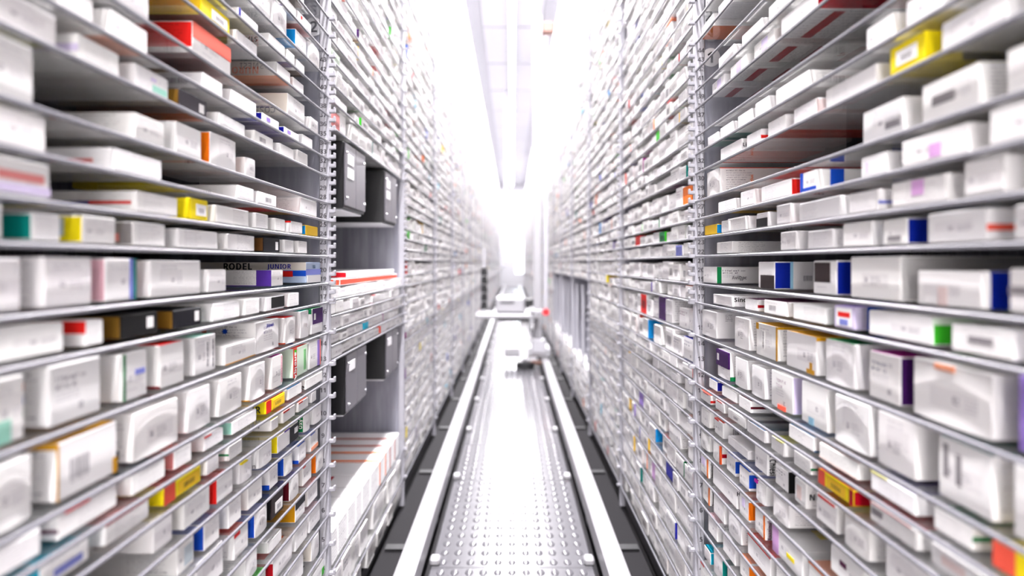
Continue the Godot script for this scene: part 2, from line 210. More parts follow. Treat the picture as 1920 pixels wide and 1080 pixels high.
	["white carton, fifth from post on shelf twenty-four of rack one",1,0.0456,0.7670,0.8058,0.0224,"as:glyph"],
	["flat white carton, sixth from post on shelf twenty-four of rack one",1,0.0456,0.6494,0.7441,0.0195,"as:bar"],
	["flat white carton with periwinkle print, seventh from post on shelf twenty-four of rack one",1,0.0456,0.5811,0.6319,0.0181,"ps:0,.3,1,.45,periw"],
	["flat white carton with orchid pink print, eighth from post on shelf twenty-four of rack one",1,0.0456,0.4902,0.5599,0.0196,"pf:.4,.35,.62,.95,orchid"],
	["white carton with grey print, ninth from post on shelf twenty-four of rack one",1,0.0456,0.4304,0.4700,0.0238,"ps:.3,.4,.9,.7,greyd,txt"],
	["flat white carton, first from post on shelf twenty-two of rack one",1,0.0153,0.9686,1.0421,0.0164,"tr:.45,.75,.007,Bijon,ink d:.17 as:txt"],
	["flat white carton with rose top, second from post on shelf twenty-two of rack one",1,0.0153,0.7511,0.7946,0.0207,"pf:.2,.2,.4,.7,label,dm T:rose"],
	["flat white carton, third from post on shelf twenty-two of rack one",1,0.0153,0.6646,0.7212,0.0185,""],
	["white carton, fourth from post on shelf twenty-two of rack one",1,0.0153,0.5915,0.6421,0.0218,"as:bar"],
	["flat white carton with dark blue side, fifth from post on shelf twenty-two of rack one",1,0.0153,0.5379,0.5728,0.0209,"S:cobalt pf:.2,.15,.75,.35,greyd"],
	["white carton with coral print, sixth from post on shelf twenty-two of rack one",1,0.0153,0.4498,0.5137,0.0216,"ps:0,.3,1,.5,coral"],
	["flat white carton, seventh from post on shelf twenty-two of rack one",1,0.0153,0.3828,0.4258,0.0206,""],
	["white carton with green print, first from post on shelf nineteen of rack one",1,-0.0305,1.0421,1.1151,0.0252,"ps:0,0,.04,1,green as:title d:.17 tn:.2,.35,.007,AviDoc,greyd"],
	["white carton with dark blue side, second from post on shelf nineteen of rack one",1,-0.0305,0.8091,0.8635,0.0325,"S:cobalt pf:.15,0,1,.5,coffee ps:.17,0,.2,1,skyp ps:.2,0,1,1,label ps:.27,.2,.45,.65,label,bar d:.11"],
	["white carton with dark blue side, third from post on shelf nineteen of rack one",1,-0.0305,0.6558,0.7058,0.0332,"S:cobalt pf:.05,.35,.75,.95,coffee"],
	["white carton with silver side, fourth from post on shelf nineteen of rack one",1,-0.0305,0.5468,0.6279,0.0363,"S:silver d:.17"],
	["white carton with dark blue print, fifth from post on shelf nineteen of rack one",1,-0.0305,0.4524,0.5238,0.0251,"ps:.05,0,.4,1,cobalt pf:.35,.0,.5,.55,blush"],
	["white carton with grey print, sixth from post on shelf nineteen of rack one",1,-0.0305,0.3865,0.4299,0.0274,"pf:0,.4,.6,.6,greyd,txt"],
	["flat white carton, first from post on shelf seventeen of rack one",1,-0.0611,0.9615,1.0476,0.0145,"frame tn:.085,.68,.0085,Sinot,ink as:txt d:.12"],
	["flat white carton with dark red print, second from post on shelf seventeen of rack one",1,-0.0611,0.8692,0.9172,0.0146,"ps:0,.3,1,.55,crimson T:plum"],
	["flat white carton with plum top, third from post on shelf seventeen of rack one",1,-0.0611,0.7745,0.8452,0.0169,"af:bar T:plum"],
	["flat white carton, fourth from post on shelf seventeen of rack one",1,-0.0611,0.6805,0.7582,0.0167,""],
	["pale lilac carton with red print, fifth from post on shelf seventeen of rack one",1,-0.0611,0.6220,0.6613,0.0214,"F:palelilac pf:.12,.1,.88,.9,label pf:.2,.5,.8,.72,red pf:.3,.15,.7,.4,periw ps:.1,0,.35,1,royal ps:.7,0,.95,1,crimson T:lilac"],
	["flat white carton with green side, sixth from post on shelf seventeen of rack one",1,-0.0611,0.5058,0.5977,0.0205,"S:leaf ps:0,.75,1,1,palegreen"],
	["flat white carton with grey print, seventh from post on shelf seventeen of rack one",1,-0.0611,0.4235,0.4849,0.0187,"pf:.3,.4,.7,.65,greyd,txt"],
	["white carton with curved flap, first from post on shelf fifteen of rack one",1,-0.1154,1.0448,1.1214,0.0400,"flap ps:.1,.65,.25,.95,label,glyph"],
	["white carton with curved flap, second from post on shelf fifteen of rack one",1,-0.1154,0.9006,0.9569,0.0414,"flap ps:.45,.4,.8,.6,label,bar"],
	["white carton with gold print, third from post on shelf fifteen of rack one",1,-0.1154,0.8010,0.8730,0.0404,"T:gold pf:.93,0,1,1,gold pf:0,.8,.12,1,gold pf:.3,.2,.42,.8,label,barv ps:0,.93,1,1,gold"],
	["white carton with gold print, fourth from post on shelf fifteen of rack one",1,-0.1154,0.6984,0.7760,0.0396,"T:gold pf:.7,0,.95,.12,gold pf:.8,.12,.88,.3,gold ps:0,.9,1,1,gold"],
	["white carton with green top, fifth from post on shelf fifteen of rack one",1,-0.1154,0.6220,0.6782,0.0412,"T:green flap"],
	["white carton with dark purple side, sixth from post on shelf fifteen of rack one",1,-0.1154,0.5498,0.5977,0.0397,"S:aubergine T:magenta af:title"],
	["white carton with peach print, seventh from post on shelf fifteen of rack one",1,-0.1154,0.4423,0.5301,0.0429,"flap pf:.35,.9,.6,1,peach"],
	["lilac carton with violet side, eighth from post on shelf fifteen of rack one",1,-0.1154,0.3828,0.4221,0.0468,"F:lilac S:violet"],
	["white carton with dark purple print, first from post on shelf thirteen of rack one",1,-0.1687,0.9757,1.0340,0.0403,"flap pf:0,.42,1,1,aubergine pf:.08,.6,.25,.85,label T:white ps:0,0,1,.15,green ps:.15,.5,.4,.62,ink"],
	["white carton with curved flap, second from post on shelf thirteen of rack one",1,-0.1687,0.9068,0.9546,0.0390,"flap"],
	["white carton with curved flap, third from post on shelf thirteen of rack one",1,-0.1687,0.8434,0.8866,0.0378,"flap"],
	["white carton with pale lilac side, fourth from post on shelf thirteen of rack one",1,-0.1687,0.7597,0.8208,0.0418,"af:title S:palelilac flap pf:.4,0,.75,.12,coral"],
	["white carton with violet print, fifth from post on shelf thirteen of rack one",1,-0.1687,0.6770,0.7372,0.0432,"ps:.15,.25,.5,.8,violet,txt pf:.3,0,.5,.18,skyp"],
	["white carton with curved flap, sixth from post on shelf thirteen of rack one",1,-0.1687,0.5941,0.6569,0.0440,"flap"],
	["white carton with curved flap, seventh from post on shelf thirteen of rack one",1,-0.1687,0.5294,0.5828,0.0444,"flap"],
	["white carton with grey print, eighth from post on shelf thirteen of rack one",1,-0.1687,0.4433,0.5007,0.0432,"T:teal pf:.1,.35,.2,.9,greyd pf:.35,.3,.45,.8,greyd"],
	["white carton, ninth from post on shelf thirteen of rack one",1,-0.1687,0.3791,0.4253,0.0445,""],
	["flat white carton with navy blue side, first from post on shelf twelve of rack one",1,-0.1954,1.0394,1.0817,0.0146,"S:navy T:royal"],
	["flat white carton, second from post on shelf twelve of rack one",1,-0.1954,0.9523,1.0155,0.0145,"as:bar"],
	["flat white carton with wine red print, third from post on shelf twelve of rack one",1,-0.1954,0.8886,0.9367,0.0154,"T:wine ps:0,.35,1,.55,wine d:.13 af:txt as:txt"],
	["flat white carton with steel print, fourth from post on shelf twelve of rack one",1,-0.1954,0.7046,0.7700,0.0155,"T:sky ps:0,0,1,.12,steel"],
	["flat white carton with blush pink print, fifth from post on shelf twelve of rack one",1,-0.1954,0.6143,0.6911,0.0151,"pf:0,.0,1,.1,blush T:blush"],
	["flat white carton with lemon yellow print, sixth from post on shelf twelve of rack one",1,-0.1954,0.5259,0.5924,0.0163,"T:violet pf:0,.93,.4,1,lemon ps:.3,.4,1,.65,indigo"],
	["flat white carton with green print, seventh from post on shelf twelve of rack one",1,-0.1954,0.4629,0.5058,0.0160,"T:green ps:0,.4,1,.6,green"],
	["yellow carton with coral print, eighth from post on shelf twelve of rack one",1,-0.1954,0.3865,0.4433,0.0167,"F:yellow pf:0,0,.35,1,coral S:yellow"],
	["flat white carton with red print, first from post on shelf eleven of rack one",1,-0.2221,1.0701,1.1277,0.0142,"ps:0,.2,1,.45,red T:coral pf:.3,.9,.8,1,red"],
	["flat white carton with red print, second from post on shelf eleven of rack one",1,-0.2221,1.0078,1.0503,0.0145,"T:coral pf:.2,.9,.8,1,red"],
	["flat white carton, third from post on shelf eleven of rack one",1,-0.2221,0.9151,0.9878,0.0137,"pf:.25,.15,.7,.75,label,bar"],
	["flat white carton with steel top, fourth from post on shelf eleven of rack one",1,-0.2221,0.8416,0.9047,0.0150,"as:bar T:steel"],
	["flat white carton with lemon yellow print, fifth from post on shelf eleven of rack one",1,-0.2221,0.7805,0.8199,0.0158,"T:lemon pf:.4,.92,.9,1,lemon"],
	["flat white carton with green print, sixth from post on shelf eleven of rack one",1,-0.2221,0.7147,0.7568,0.0163,"ps:0,.3,1,.45,green"],
	["yellow carton with dark red side, seventh from post on shelf eleven of rack one",1,-0.2221,0.6220,0.6935,0.0146,"F:yellow pf:0,0,.2,1,coral pf:.9,0,1,1,crimson pf:.28,.15,.8,.85,amber,bar S:crimson T:red"],
	["flat white carton with rose print, eighth from post on shelf eleven of rack one",1,-0.2221,0.5259,0.5941,0.0160,"T:red pf:0,.92,.9,1,rose pf:.05,.4,.3,.75,greyd"],
	["flat white carton with blush pink print, ninth from post on shelf eleven of rack one",1,-0.2221,0.4423,0.5084,0.0159,"pf:.2,.3,.6,.7,blush"],
	["white carton with curved flap, first from post on shelf ten of rack one",1,-0.2603,1.0759,1.1214,0.0255,"flap"],
	["white carton with red print, second from post on shelf ten of rack one",1,-0.2603,1.0104,1.0531,0.0234,"as:bar T:coral pf:0,.9,.5,1,red"],
	["flat white carton, third from post on shelf ten of rack one",1,-0.2603,0.9027,0.9878,0.0118,"as:bar"],
	["white carton, fourth from post on shelf ten of rack one",1,-0.2603,0.8345,0.8776,0.0279,"tv3:.055,.5,.011,C_Chiesi,ink"],
	["white carton with black print, fifth from post on shelf ten of rack one",1,-0.2603,0.7715,0.8108,0.0241,"ps:0,0,.12,1,ink af:title"],
	["white carton with blush pink print, sixth from post on shelf ten of rack one",1,-0.2603,0.7212,0.7511,0.0262,"af:txt tn:.08,.5,.009,Nif,ink pf:.2,.2,.6,.75,blush"],
	["white carton with red print, seventh from post on shelf ten of rack one",1,-0.2603,0.6547,0.6996,0.0264,"T:red pf:.1,.9,.9,1,red"],
	["white carton with curved flap, eighth from post on shelf ten of rack one",1,-0.2603,0.5941,0.6379,0.0276,"flap"],
	["white carton, ninth from post on shelf ten of rack one",1,-0.2603,0.5104,0.5703,0.0282,""],
	["white carton with curved flap, first from post on shelf nine of rack one",1,-0.2994,1.0817,1.1277,0.0254,"flap"],
	["white carton with dark red print, second from post on shelf nine of rack one",1,-0.2994,1.0155,1.0587,0.0281,"ps:0,.35,1,.55,crimson pf:.9,0,1,.95,rust flap"],
	["white carton with royal blue print, third from post on shelf nine of rack one",1,-0.2994,0.9569,0.9952,0.0250,"ps:0,.2,1,.85,royal T:royal"],
	["white carton with royal blue print, fourth from post on shelf nine of rack one",1,-0.2994,0.8966,0.9345,0.0249,"ps:0,.15,1,.85,royal T:royal"],
	["white carton with magenta print, fifth from post on shelf nine of rack one",1,-0.2994,0.8398,0.8737,0.0243,"as:glyph pf:0,.85,.3,1,magenta flap"],
	["white carton with curved flap, sixth from post on shelf nine of rack one",1,-0.2994,0.7700,0.8157,0.0260,"flap as:txt d:.13"],
	["white carton with plum print, seventh from post on shelf nine of rack one",1,-0.2994,0.6050,0.6690,0.0256,"pf:.3,.5,.5,.7,plum"],
	["white carton with orange print, first from post on shelf eight of rack one",1,-0.3412,1.0817,1.1245,0.0294,"pf:.82,0,1,1,orange tv2:.045,.5,.006,Novaminsulfon,ink pf:.1,.5,.6,.9,palelilac"],
	["white carton, second from post on shelf eight of rack one",1,-0.3412,0.9456,1.0615,0.0269,"tn:.08,.82,.008,Hexa,ink d:.11"],
	["white carton with orange print, third from post on shelf eight of rack one",1,-0.3412,0.8986,0.9345,0.0288,"ps:0,.1,.7,.9,orange T:orange pf:.3,.5,.6,.9,palelilac"],
	["white carton with orange print, fourth from post on shelf eight of rack one",1,-0.3412,0.8398,0.8749,0.0302,"pf:.85,0,1,1,orange tv2:.045,.5,.007,Novaminsulfon,plum"],
	["white carton with orchid pink print, fifth from post on shelf eight of rack one",1,-0.3412,0.7318,0.8157,0.0315,"pf:0,0,.22,1,orchid pf:.5,.3,.75,.45,yellow pt:.4,.3,.7,.45,yellow"],
	["white carton with orange print, sixth from post on shelf eight of rack one",1,-0.3412,0.6747,0.7160,0.0302,"T:peach pf:0,.93,1,1,orange"],
	["white carton with orange print, first from post on shelf seven of rack one",1,-0.3839,1.0788,1.1198,0.0305,"pf:.82,0,1,1,orange tv2:.045,.5,.006,Novaminsulfon,ink"],
	["white carton with pink top, second from post on shelf seven of rack one",1,-0.3839,1.0027,1.0559,0.0300,"as:glyph T:pink"],
	["white carton with curved flap, third from post on shelf seven of rack one",1,-0.3839,0.9279,0.9817,0.0327,"flap"],
	["white carton with red print, fourth from post on shelf seven of rack one",1,-0.3839,0.8242,0.9047,0.0277,"T:red pf:0,.94,1,1,red"],
	["white carton, fifth from post on shelf seven of rack one",1,-0.3839,0.7655,0.8042,0.0315,""],
	["white carton with pink top, first from post on shelf six of rack one",1,-0.4239,1.0367,1.0847,0.0290,"as:glyph T:pink"],
	["white carton, second from post on shelf six of rack one",1,-0.4239,0.9546,1.0104,0.0285,"T:white pt:.2,.1,.5,.4,sky"],
	["white carton with orange print, third from post on shelf six of rack one",1,-0.4239,0.8986,0.9345,0.0282,"ps:0,.1,.7,.9,orange T:orange"],
	["flat white carton with cyan side, first from post on shelf five of rack one",1,-0.4746,1.0730,1.1089,0.0189,"S:cyan T:cyan"],
	["white carton with teal print, second from post on shelf five of rack one",1,-0.4746,1.0078,1.0531,0.0369,"ps:0,0,.15,1,teal tv2:.09,.5,.011,azolam,ink"],
	["white carton, third from post on shelf five of rack one",1,-0.4746,0.9478,0.9902,0.0367,""],
	["white carton with red print, first from post on shelf four of rack one",1,-0.5235,1.0877,1.1309,0.0323,"pf:0,.9,.5,1,red"]
]

const PAL := {"white": "f8f7f6", "label": "f9f8f7", "cream": "e9e2d6", "silver": "bfbebe", "greyd": "8d898c", "greyblue": "b9c4cc", "steel": "3c5a78", "charcoal": "4a464c", "ink": "1b191d",
	"coffee": "332a29", "brown": "5a3a1c", "bronze": "7a5a1e", "brick": "b0452c", "rust": "d4552a", "maroon": "7a0d16", "wine": "5c0f22", "crimson": "b00d1e", "red": "e2231f", "coral": "ee5a44", "salmon": "f5725f",
	"rose": "e28d8a", "pink": "ecbcc6", "blush": "ead6d2", "peach": "f3a582", "orange": "f5790f", "ocher": "cf9212", "gold": "d39a1c", "amber": "f8c927", "yellow": "f7e017", "lemon": "e6e34a", "olive": "8b7f1b", "olivel": "b8b472",
	"pale": "e4dcb8", "mint": "9fd9c6", "palegreen": "dcefd9", "leafp": "84c884", "leaf": "3fbf2c", "green": "0f7d45", "teal": "0b8077", "cyan": "18b3d2", "sky": "0f8fd8", "skyp": "9fd3ee", "paleblue": "b9cbe6", "royal": "1a4fc4",
	"cobalt": "0a1f8e", "navy": "1a1a9c", "indigo": "3b3691", "periw": "7f86cf", "lilac": "9a7fd0", "palelilac": "d9cdec", "orchid": "d9a8dd", "violet": "54349a", "purple": "512a86", "aubergine": "43185e", "plum": "5a2448", "magenta": "a5128a", "graphite": "2b2c30"}
const CELLS := {"dm": [8, 15], "bar": [16, 19], "barv": [20, 21], "txt": [24, 29], "title": [32, 35], "glyph": [40, 43], "gold": [24, 29], "blank": [0, 0], "red": [24, 25]}

var rng := RandomNumberGenerator.new()
var M := {}
var taken := {}
var stuff_v := PackedVector3Array()
var stuff_n := PackedVector3Array()
var stuff_c := PackedColorArray()
var stuff_u := PackedVector2Array()
var stuff_i := PackedInt32Array()
var font: SystemFont
var accents := []

# ---------------------------------------------------------------- helpers
func numbered(called: String) -> String:
	var n: int = taken.get(called, 0)
	taken[called] = n + 1
	return called if n == 0 else "%s_%03d" % [called, n]

func thing(called: String, label: String, category: String, at := Vector3.ZERO, group := "") -> Node3D:
	var o := Node3D.new()
	o.name = numbered(called)
	add_child(o)
	o.position = at
	tag(o, label, category, group)
	return o

func tag(o: Node, label: String, category: String, group := "", kind := "") -> void:
	if label: o.set_meta("label", label)
	if category: o.set_meta("category", category)
	if group: o.set_meta("group", group)
	if kind: o.set_meta("kind", kind)

func part(parent: Node3D, called: String, mesh: Mesh, m: Material, world: Vector3, turn := Basis.IDENTITY) -> MeshInstance3D:
	var o := MeshInstance3D.new()
	o.name = called if parent != self else numbered(called)
	o.mesh = mesh
	o.material_override = m
	parent.add_child(o, true)
	var base := Vector3.ZERO
	var p: Node = parent
	while p != self:
		base += p.position
		p = p.get_parent()
	o.transform = Transform3D(turn, world - base)
	return o

func structure(called: String, mesh: Mesh, m: Material, world: Vector3, label: String, category: String) -> MeshInstance3D:
	var o := part(self, called, mesh, m, world)
	tag(o, label, category, "", "structure")
	return o

func lin(c: String) -> Color:
	return Color(PAL[c]).srgb_to_linear()

func plain(c: Color, rough := 0.5, metal := 0.0) -> StandardMaterial3D:
	var m := StandardMaterial3D.new()
	m.albedo_color = c
	m.roughness = rough
	m.metallic = metal
	return m

func quad(st: SurfaceTool, o: Vector3, r: Vector3, u: Vector3, col: Color, uv := Rect2(0.004, 0.004, 0.004, 0.004)) -> void:
	var n := r.cross(u).normalized()
	var P := [o, o + u, o + r + u, o, o + r + u, o + r]
	var T := [Vector2(0, 1), Vector2(0, 0), Vector2(1, 0), Vector2(0, 1), Vector2(1, 0), Vector2(1, 1)]
	for k in 6:
		st.set_normal(n)
		st.set_color(col)
		st.set_uv(uv.position + T[k] * uv.size)
		st.add_vertex(P[k])

func tri_out(st: SurfaceTool, a: Vector3, b: Vector3, c: Vector3, out: Vector3, col: Color) -> void:
	var n := (b - a).cross(c - a)
	var P := [a, b, c]
	if n.dot(out) > 0: P = [a, c, b]
	n = out.normalized()
	for p in P:
		st.set_normal(n)
		st.set_color(col)
		st.set_uv(Vector2(0.005, 0.005))
		st.add_vertex(p)

# a box with chamfered edges; cols: six colours, uvs: six atlas rects, in the order +x -x +y -y +z -z
func bevel_box(st: SurfaceTool, mid: Vector3, size: Vector3, c: float, cols: Array, uvs: Array, edge: Color) -> void:
	var h := size / 2.0
	c = minf(c, minf(h.x, minf(h.y, h.z)) * 0.8)
	var hx := h.x - c
	var hy := h.y - c
	var hz := h.z - c
	quad(st, mid + Vector3(h.x, -hy, hz), Vector3(0, 0, -2 * hz), Vector3(0, 2 * hy, 0), cols[0], uvs[0])
	quad(st, mid + Vector3(-h.x, -hy, -hz), Vector3(0, 0, 2 * hz), Vector3(0, 2 * hy, 0), cols[1], uvs[1])
	quad(st, mid + Vector3(-hx, h.y, hz), Vector3(2 * hx, 0, 0), Vector3(0, 0, -2 * hz), cols[2], uvs[2])
	quad(st, mid + Vector3(-hx, -h.y, -hz), Vector3(2 * hx, 0, 0), Vector3(0, 0, 2 * hz), cols[3], uvs[3])
	quad(st, mid + Vector3(-hx, -hy, h.z), Vector3(2 * hx, 0, 0), Vector3(0, 2 * hy, 0), cols[4], uvs[4])
	quad(st, mid + Vector3(hx, -hy, -h.z), Vector3(-2 * hx, 0, 0), Vector3(0, 2 * hy, 0), cols[5], uvs[5])
	if c < 0.0001: return
	for a in [-1.0, 1.0]:
		for b in [-1.0, 1.0]:
			for q in [[Vector3(hx * a, h.y * b, 0), Vector3(h.x * a, hy * b, 0), Vector3(0, 0, hz), Vector3(a, b, 0)],
					[Vector3(hx * a, 0, h.z * b), Vector3(h.x * a, 0, hz * b), Vector3(0, hy, 0), Vector3(a, 0, b)],
					[Vector3(0, hy * a, h.z * b), Vector3(0, h.y * a, hz * b), Vector3(hx, 0, 0), Vector3(0, a, b)]]:
				var p0: Vector3 = mid + q[0]
				var p1: Vector3 = mid + q[1]
				tri_out(st, p0 - q[2], p1 - q[2], p1 + q[2], q[3], edge)
				tri_out(st, p0 - q[2], p1 + q[2], p0 + q[2], q[3], edge)
			for d in [-1.0, 1.0]:
				tri_out(st, mid + Vector3(h.x * a, hy * b, hz * d), mid + Vector3(hx * a, h.y * b, hz * d), mid + Vector3(hx * a, hy * b, h.z * d), Vector3(a, b, d), edge)

func start() -> SurfaceTool:
	var st := SurfaceTool.new()
	st.begin(Mesh.PRIMITIVE_TRIANGLES)
	return st

func block(size: Vector3, c := 0.002) -> ArrayMesh:
	var st := start()
	var w := Color.WHITE
	var r := Rect2(0, 0, 1, 1)
	bevel_box(st, Vector3.ZERO, size, c, [w, w, w, w, w, w], [r, r, r, r, r, r], w)
	return st.commit()

func rod(radius: float, height: float, sides := 20, top := -1.0) -> CylinderMesh:
	var c := CylinderMesh.new()
	c.bottom_radius = radius
	c.top_radius = radius if top < 0 else top
	c.height = height
	c.radial_segments = sides
	c.rings = 1
	return c

func art(kind: String) -> Rect2:
	var span: Array = CELLS[kind]
	var n := rng.randi_range(span[0], span[1])
	return Rect2((n % 8) / 8.0 + 0.002, (n / 8) / 8.0 + 0.002, 0.121, 0.121)

func letters(parent: Node3D, text: String, size: float, col: String, at: Vector3, turn: Basis, wide := 0.0) -> MeshInstance3D:
	var t := TextMesh.new()
	t.text = text
	t.font = font
	t.font_size = 24
	t.pixel_size = size / 24.0
	t.depth = 0.0003
	t.curve_step = 2.0
	var key := "ink_" + col
	if not M.has(key): M[key] = plain(Color(PAL[col]), 0.5)
	var o := MeshInstance3D.new()
	o.name = "lettering"
	o.mesh = t
	o.material_override = M[key]
	parent.add_child(o, true)
	if wide > 0.0:
		var w := t.get_aabb().size.x
		if w > wide: turn = turn * Basis.from_scale(Vector3(wide / w, 1, 1))
	o.transform = Transform3D(turn, at)
	return o

# ---------------------------------------------------------------- print on cartons (flat print only)
func word_line(im: Image, x: int, y: int, w: int, ch: int, col: Color) -> void:
	var e := x + w
	while x < e:
		var n := rng.randi_range(2, 8)
		for k in n:
			if x >= e: return
			var cw := maxi(1, ch / 2)
			match rng.randi_range(0, 4):
				0: im.fill_rect(Rect2i(x, y, 1 + ch / 8, ch), col)
				1:
					im.fill_rect(Rect2i(x, y + ch / 3, cw, maxi(1, ch / 6)), col)
					im.fill_rect(Rect2i(x, y + ch - maxi(1, ch / 6), cw, maxi(1, ch / 6)), col)
					im.fill_rect(Rect2i(x, y + ch / 3, maxi(1, ch / 7), ch - ch / 3), col)
				2:
					im.fill_rect(Rect2i(x, y + ch / 3, maxi(1, ch / 7), ch - ch / 3), col)
					im.fill_rect(Rect2i(x + cw - maxi(1, ch / 7), y + ch / 3, maxi(1, ch / 7), ch - ch / 3), col)
				3:
					im.fill_rect(Rect2i(x, y + ch / 3, cw, maxi(1, ch / 6)), col)
					im.fill_rect(Rect2i(x + cw / 2, y, maxi(1, ch / 7), ch), col)
				4:
					im.fill_rect(Rect2i(x, y + ch / 3, cw, ch - ch / 3), col.lerp(Color.WHITE, 0.35))
			x += cw + maxi(1, ch / 5)
		x += ch / 2 + 1

func barcode(im: Image, x: int, y: int, w: int, h: int, col: Color) -> void:
	var e := x + w
	while x < e:
		var b := rng.randi_range(2, 6)
		im.fill_rect(Rect2i(x, y, mini(b, e - x), h), col)
		x += b + rng.randi_range(2, 6)

func matrix_code(im: Image, x: int, y: int, n: int, px: int, col: Color) -> void:
	for i in n:
		for j in n:
			if i == 0 or j == n - 1 or rng.randf() < 0.45: im.fill_rect(Rect2i(x + i * px, y + j * px, px, px), col)

func make_atlas() -> ImageTexture:
	var im := Image.create(2048, 2048, true, Image.FORMAT_RGB8)
	im.fill(Color.WHITE)
	var k := Color(0.36, 0.34, 0.38)
	var g := Color(0.68, 0.66, 0.7)
	for n in 64:
		var x := (n % 8) * 256
		var y := (n / 8) * 256
		if n >= 8 and n <= 15:      # end flap: small matrix code, batch lines, a matt lacquer-free field
			im.fill_rect(Rect2i(x + 6, y + 60 + (n % 3) * 20, 244, 90), Color(0.955, 0.95, 0.955))
			var fx := x + 30 + (n % 4) * 34
			matrix_code(im, fx, y + 124, 11, 3, k.lerp(g, 0.5))
			for j in 4: word_line(im, fx + 60, y + 118 + j * 15, 70 + rng.randi_range(-10, 30), 9, g if n % 2 else k)
			if n % 3 == 0:
				for j in 2: word_line(im, x + 24, y + 24 + j * 22, 170, 13, g)
			if n % 3 == 1: word_line(im, x + 30, y + 205, 120, 8, g)
		elif n >= 16 and n <= 19:
			barcode(im, x + 60, y + 90, 130, 100, k)
			word_line(im, x + 64, y + 194, 120, 12, k)
			if n % 2: word_line(im, x + 30, y + 40, 180, 14, g)
		elif n == 20 or n == 21:
			var yy := y + 20
			while yy < y + 236:
				var b := rng.randi_range(2, 6)
				im.fill_rect(Rect2i(x + 40, yy, 176, b), k)
				yy += b + rng.randi_range(2, 6)
		elif n >= 24 and n <= 29:
			for j in 9: word_line(im, x + 16, y + 16 + j * 25, 150 + rng.randi_range(0, 70), 10 + (n % 2) * 3, k if j % 4 == 0 else g)
		elif n >= 32 and n <= 35:
			var c := [Color(0.42, 0.36, 0.55), Color(0.35, 0.32, 0.38), Color(0.55, 0.4, 0.5), Color(0.3, 0.3, 0.42)][n - 32] as Color
			word_line(im, x + 14, y + 40, 190, 26, c)
			word_line(im, x + 14, y + 76, 130, 26, c)
			for j in 3: word_line(im, x + 14, y + 118 + j * 17, 150, 9, g)
			matrix_code(im, x + 160, y + 190, 10, 3, k.lerp(g, 0.5))
		elif n >= 40 and n <= 43:
			for j in 5: word_line(im, x + 40, y + 20 + j * 46, 150, 34, k)
		elif n >= 48 and n <= 51:   # undersides: long small print
			for j in 10: word_line(im, x + 10, y + 12 + j * 24, 236, 8, g)
	im.generate_mipmaps()
	return ImageTexture.create_from_image(im)

# ---------------------------------------------------------------- one carton
func face_rect(f: String, s: int, w: float, h: float, d: float, r: Array, lift: float) -> Array:
	# origin, right and up of a patch on the front (f), the side towards the camera (s) or the top (t); r = u0 v0 u1 v1
	if f == "f":
		var x := -s * (d / 2 + lift)
		if s < 0: return [Vector3(x, r[1] * h, w / 2 - r[0] * w), Vector3(0, 0, -(r[2] - r[0]) * w), Vector3(0, (r[3] - r[1]) * h, 0)]
		return [Vector3(x, r[1] * h, -w / 2 + r[0] * w), Vector3(0, 0, (r[2] - r[0]) * w), Vector3(0, (r[3] - r[1]) * h, 0)]
	if f == "s":
		var x0: float = (d / 2 - r[2] * d) if s < 0 else (-d / 2 + r[0] * d)
		return [Vector3(x0, r[1] * h, w / 2 + lift), Vector3((r[2] - r[0]) * d, 0, 0), Vector3(0, (r[3] - r[1]) * h, 0)]
	var xt: float = (d / 2 - r[3] * d) if s < 0 else (-d / 2 + r[1] * d)
	return [Vector3(xt, h + lift, w / 2 - r[0] * w), Vector3((r[3] - r[1]) * d, 0, 0), Vector3(0, 0, -(r[2] - r[0]) * w)]

func plate(fr: Array, thick: float, col: Color, uv: Rect2) -> ArrayMesh:
	var st := start()
	var o: Vector3 = fr[0]
	var r: Vector3 = fr[1]
	var u: Vector3 = fr[2]
	var n := r.cross(u).normalized() * thick
	quad(st, o, r, u, col, uv)
	quad(st, o - n, n, u, col)
	quad(st, o + r, -n, u, col)
	quad(st, o + u, r, -n, col)
	quad(st, o - n, r, n, col)
	return st.commit()

